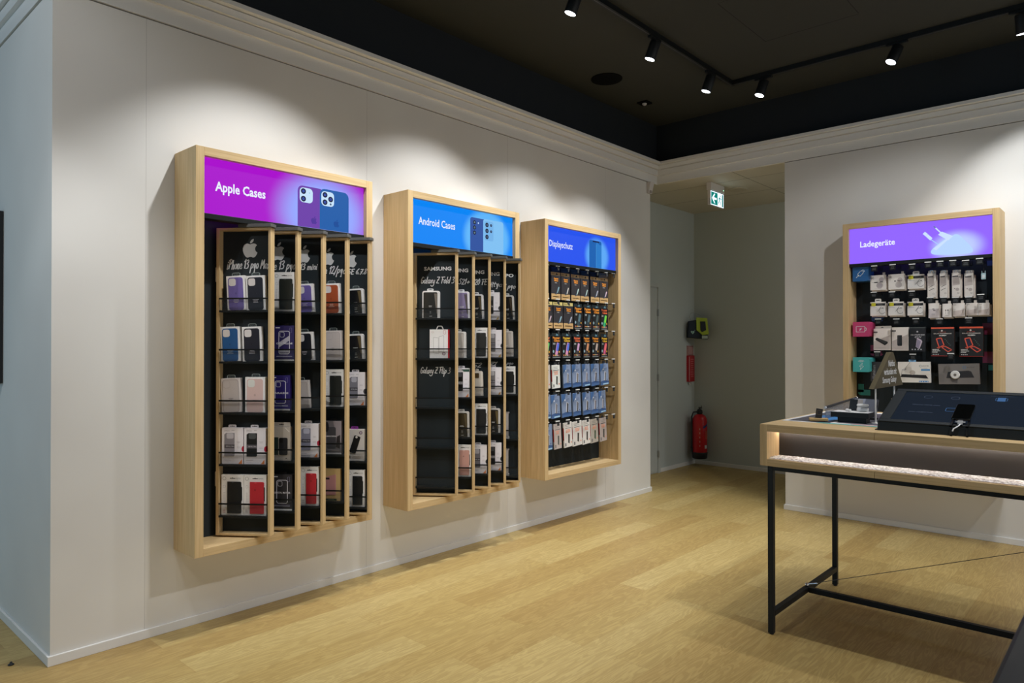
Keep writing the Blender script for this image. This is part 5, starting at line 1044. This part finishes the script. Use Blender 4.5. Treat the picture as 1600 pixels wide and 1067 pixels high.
mb = MB(); hx, hz_ = -.086, .085; mb.flat([(hx, hz_ - .022), (hx + .022, hz_ + .002), (hx + .020, hz_ + .014), (hx + .010, hz_ + .018), (hx, hz_ + .010), (hx - .010, hz_ + .018), (hx - .020, hz_ + .014), (hx - .022, hz_ + .002)], 0, C(150, 186, 170)); mb.stroke([(hx + .004, hz_ + .008), (hx - .004, hz_), (hx + .003, hz_), (hx - .003, hz_ - .010)], .003, -.0004, C(20, 60, 50)); mb.rect(hx + .022, hx + .030, hz_ + .022, hz_ + .026, 0, C(150, 186, 170)); mb.rect(hx + .024, hx + .028, hz_ + .020, hz_ + .028, 0, C(150, 186, 170)); mb.xf(Matrix.Translation((0, -.047, 0)) @ Matrix.Rotation(R(-9), 4, 'Z')); mb.build('heart_emblem', o)
mb = MB(); mb.tube([(-.085, .0, .225), (-.110, .0, .270), (-.092, .0, .318), (-.040, .0, .325), (.030, .0, .292), (.075, -.005, .262)], .004, C(160, 166, 160), 8); mb.build('carry_loop', o)
# fire blanket pouch
o = empty('fire_blanket', (7.845, 4.18, .985), 0, 'narrow red fire blanket pouch on the alcove side wall', 'fire blanket')
mb = MB(); mb.box(-.072, .072, -.034, -.001, .030, .350, mat('fire_red', (168, 24, 34), .45)); lines(mb, -.03, .05, .30, 9, .026, -.034, C(206, 120, 120), .008); mb.rect(-.066, -.054, .04, .335, -.034, C(206, 170, 166)); mb.build('pouch', o, bevel=.004)
mb = MB(); mb.box(-.070, .066, -.020, -.001, .352, .470, C(176, 136, 132)); mb.ring([(-.06, .36), (.056, .36), (.056, .46), (-.06, .46)], .004, -.020, C(96, 60, 60)); mb.build('instruction_card', o)
for x in (-.02, .025): mb = MB(); mb.box(x - .010, x + .010, -.022, -.018, -.008, .032, C(206, 206, 206)); mb.build('pull_tape', o)
# extinguisher
o = empty('fire_extinguisher', (7.800, 4.020, .100), R(-50), 'red fire extinguisher with black base hung low in the alcove corner', 'fire extinguisher')
RD = mat('extinguisher_red', (186, 22, 32), .25)
mb = MB(); mb.lathe([(.084, .064), (.088, .070), (.088, .44), (.084, .475), (.066, .510), (.040, .528), (.030, .532)], RD, 32); mb.build('cylinder', o)
mb = MB(); mb.lathe([(.080, 0), (.086, .006), (.092, .06), (.092, .074), (.088, .078)], INK, 32); mb.build('foot_ring', o)
mb = MB(); mb.lathe([(.030, .532), (.034, .545), (.034, .57), (.026, .585), (.018, .59)], INK, 20); mb.box(-.012, .012, -.045, .04, .575, .592, INK); mb.box(-.010, .010, -.085, .02, .605, .615, INK); mb.tube([(0, .01, .585), (0, -.02, .612)], .010, INK); mb.tube([(.0, -.08, .61), (.0, -.098, .625), (0, -.09, .640)], .004, INK); mb.build('valve_head', o)
mb = MB(); mb.tube([(-.02, 0, .56), (-.075, -.01, .555), (-.098, -.015, .50), (-.100, -.02, .35), (-.100, -.02, .12)], .010, INK, 10); mb.tube([(-.100, -.02, .14), (-.100, -.02, .08)], .014, INK, 10); mb.build('hose', o)
def wrap(name, a0, a1, z0, z1, col, r=.0885, slope=0):
    mb = MB(); n = 8; V = []
    for i in range(n + 1):
        a = R(a0 + (a1 - a0) * i / n); s = slope * i / n
        for (rr, z) in ((r, z0 + s), (r, z1 + s), (r - .001, z1 + s), (r - .001, z0 + s)): V.append((rr * math.cos(a), rr * math.sin(a), z))
    mb.add(V, [(4 * i, 4 * i + 4, 4 * i + 5, 4 * i + 1) for i in range(n)], col); mb.build(name, o)
wrap('blue_band', -75, -10, .36, .39, C(28, 46, 110), slope=.05); wrap('yellow_label', -55, -10, .24, .34, C(170, 60, 40), .0888); wrap('white_sticker', -62, -35, .125, .165, C(186, 190, 196), .0888)
mb = MB()
for i in range(5): mb.box(-.02, -.015, -.0892, -.0885, .15 + i * .05, .17 + i * .05, C(206, 180, 170))
mb.build('printed_marks', o)
mb = MB(); mb.box(-.03, .03, .084, .150, .40, .46, INK); mb.build('wall_bracket', o)
# wall screen edge at the far left and the dropped plug
o = empty('wall_screen', (.962, 4.555, 1.25), 0, 'black wall mounted screen cut off by the left edge', 'screen'); mb = MB(); mb.box(-.045, -.001, 0, 1.3, 0, .925, INK); mb.build('screen_body', o, bevel=.003)
o = empty('floor_plug', (.846, 3.842, 0), 0, 'tiny black cap lying on the floor near the left wall corner', 'cap'); mb = MB(); mb.lathe([(.012, 0), (.013, .004), (.006, .008), (.005, .014)], INK, 12); mb.build('cap_body', o)

# ---------------------------------------------------------------- track lights
rail = empty('track_rail', (5.62, 2.60, 3.68), 0, 'black lighting track running parallel to the long wall', 'lighting track', 'black ceiling tracks')
mb = MB(); mb.box(-7.6, .017, -.017, .017, -.036, 0, BLACK); mb.box(-7.6, .0, -.004, .004, -.0368, -.036, C(60, 60, 60)); mb.build('rail', rail)
rail2 = empty('track_rail', (5.62, 2.58, 3.68), 0, 'black lighting track running parallel to the back wall', 'lighting track', 'black ceiling tracks')
mb = MB(); mb.box(-.017, .017, -7.0, 0, -.036, 0, BLACK); mb.box(-.004, .004, -7.0, 0, -.0368, -.036, C(60, 60, 60)); mb.build('rail', rail2)
LENS = mat('lit_lens', (255, 255, 255), .4, emit=(240, 246, 255), es=9)
def spot(x, y, tgt, label, power=1.0, cone=86, blend=.5, along='x'):
    o = empty('track_spotlight', (x, y, 3.644), 0, label, 'spotlight', 'black track spotlights')
    mb = MB()
    if along == 'x': mb.box(-.07, .07, -.014, .014, -.018, -.0005, BLACK)
    else: mb.box(-.014, .014, -.07, .07, -.018, -.0005, BLACK)
    mb.build('track_adapter', o, bevel=.002)
    mb = MB(); mb.tube([(0, 0, -.018), (0, 0, -.042)], .008, BLACK, 10); mb.build('stem', o)
    d = (Vector(tgt) - Vector((x, y, 3.55))).normalized(); q = d.to_track_quat('-Z', 'Y').to_matrix().to_4x4()
    M = Matrix.Translation((0, 0, -.050)) @ q
    mb = MB(); mb.lathe([(.036, .020), (.039, .012), (.039, -.100), (.0375, -.104)], BLACK, 28); mb.lathe([(.0375, -.104), (.0365, -.100)], BLACK, 28); mb.xf(M); mb.build('lamp_head', o)
    mb = MB(); mb.lathe([(.034, -.1035), (.034, -.1055)], LENS, 28); mb.xf(M); mb.build('lens', o)
    l = bpy.data.lights.new('spot_light', 'SPOT'); l.energy = SPOT_W * power; l.color = SPOT_COL; l.spot_size = R(cone); l.spot_blend = blend; l.shadow_soft_size = .028
    lo = bpy.data.objects.new('spot_light', l); COL.objects.link(lo); lo.parent = o; lo.matrix_local = M @ Matrix.Translation((0, 0, -.112))
    return o
for x, tx, lab in ((3.453, 2.95, 'black track spotlight cut by the top edge, leftmost in view'), (4.380, 4.0, 'black track spotlight, brightly lit, second from the left'), (5.236, 4.85, 'black track spotlight nearest the track corner on the long-wall track')):
    spot(x, 2.60, (tx, D, .30), lab, 1.12 if x < 4 else .92, 86 if x < 5 else 78)
spot(5.62, 2.325, (4.9, 3.2, .2), 'black track spotlight just right of the track corner', .45, cone=64, along='y')
spot(5.62, 1.341, (4.6, 2.6, .2), 'black track spotlight tilted sideways, middle of the back-wall track', .45, cone=64, along='y')
spot(5.62, .607, (6.27, .55, .9), 'black track spotlight cut off by the right edge', .43, along='y')
# lamps further along the same tracks
spot(1.93, 2.60, (1.95, D, .4), 'black track spotlight in front of the magenta-sign cabinet', 1.0)
spot(-.10, 2.60, (.9, 3.4, 0), 'black track spotlight left of the magenta-sign cabinet', .15)
spot(-.60, 2.60, (.962, 5.2, 1.2), 'black track spotlight at the far left, aimed at the blue lit return wall', .6)
def off_frame_spot(x, y, tgt, power):
    l = bpy.data.lights.new('unseen_spot', 'SPOT'); l.energy = SPOT_W * power; l.color = SPOT_COL; l.spot_size = R(78); l.spot_blend = .5; l.shadow_soft_size = .03
    o = bpy.data.objects.new('unseen_spot', l); COL.objects.link(o); o.location = (x, y, 3.5); o.rotation_euler = (Vector(tgt) - o.location).to_track_quat('-Z', 'Y').to_euler()
for x, y, tx, ty, pw in ((4.98, .10, 6.0, .9, .50), (4.35, .30, 6.2, 1.7, .62), (5.0, -1.2, 6.2, -.6, .7)): off_frame_spot(x, y, (tx, ty, .9), pw)
for x, y, tx, ty, pw in ((3.11, .0, 3.0, 1.8, 1.15), (3.30, -.8, 3.3, -.6, .4), (4.05, .75, 3.95, 1.1, .65), (1.2, .9, 1.1, 1.5, .3), (2.45, 2.6, 2.5, 3.4, .45), (.60, 2.6, .70, 3.2, .55)): off_frame_spot(x, y, (tx, ty, 0), pw)  # first casts the counter's shadow; others added to brighten counter, floor and lower wall
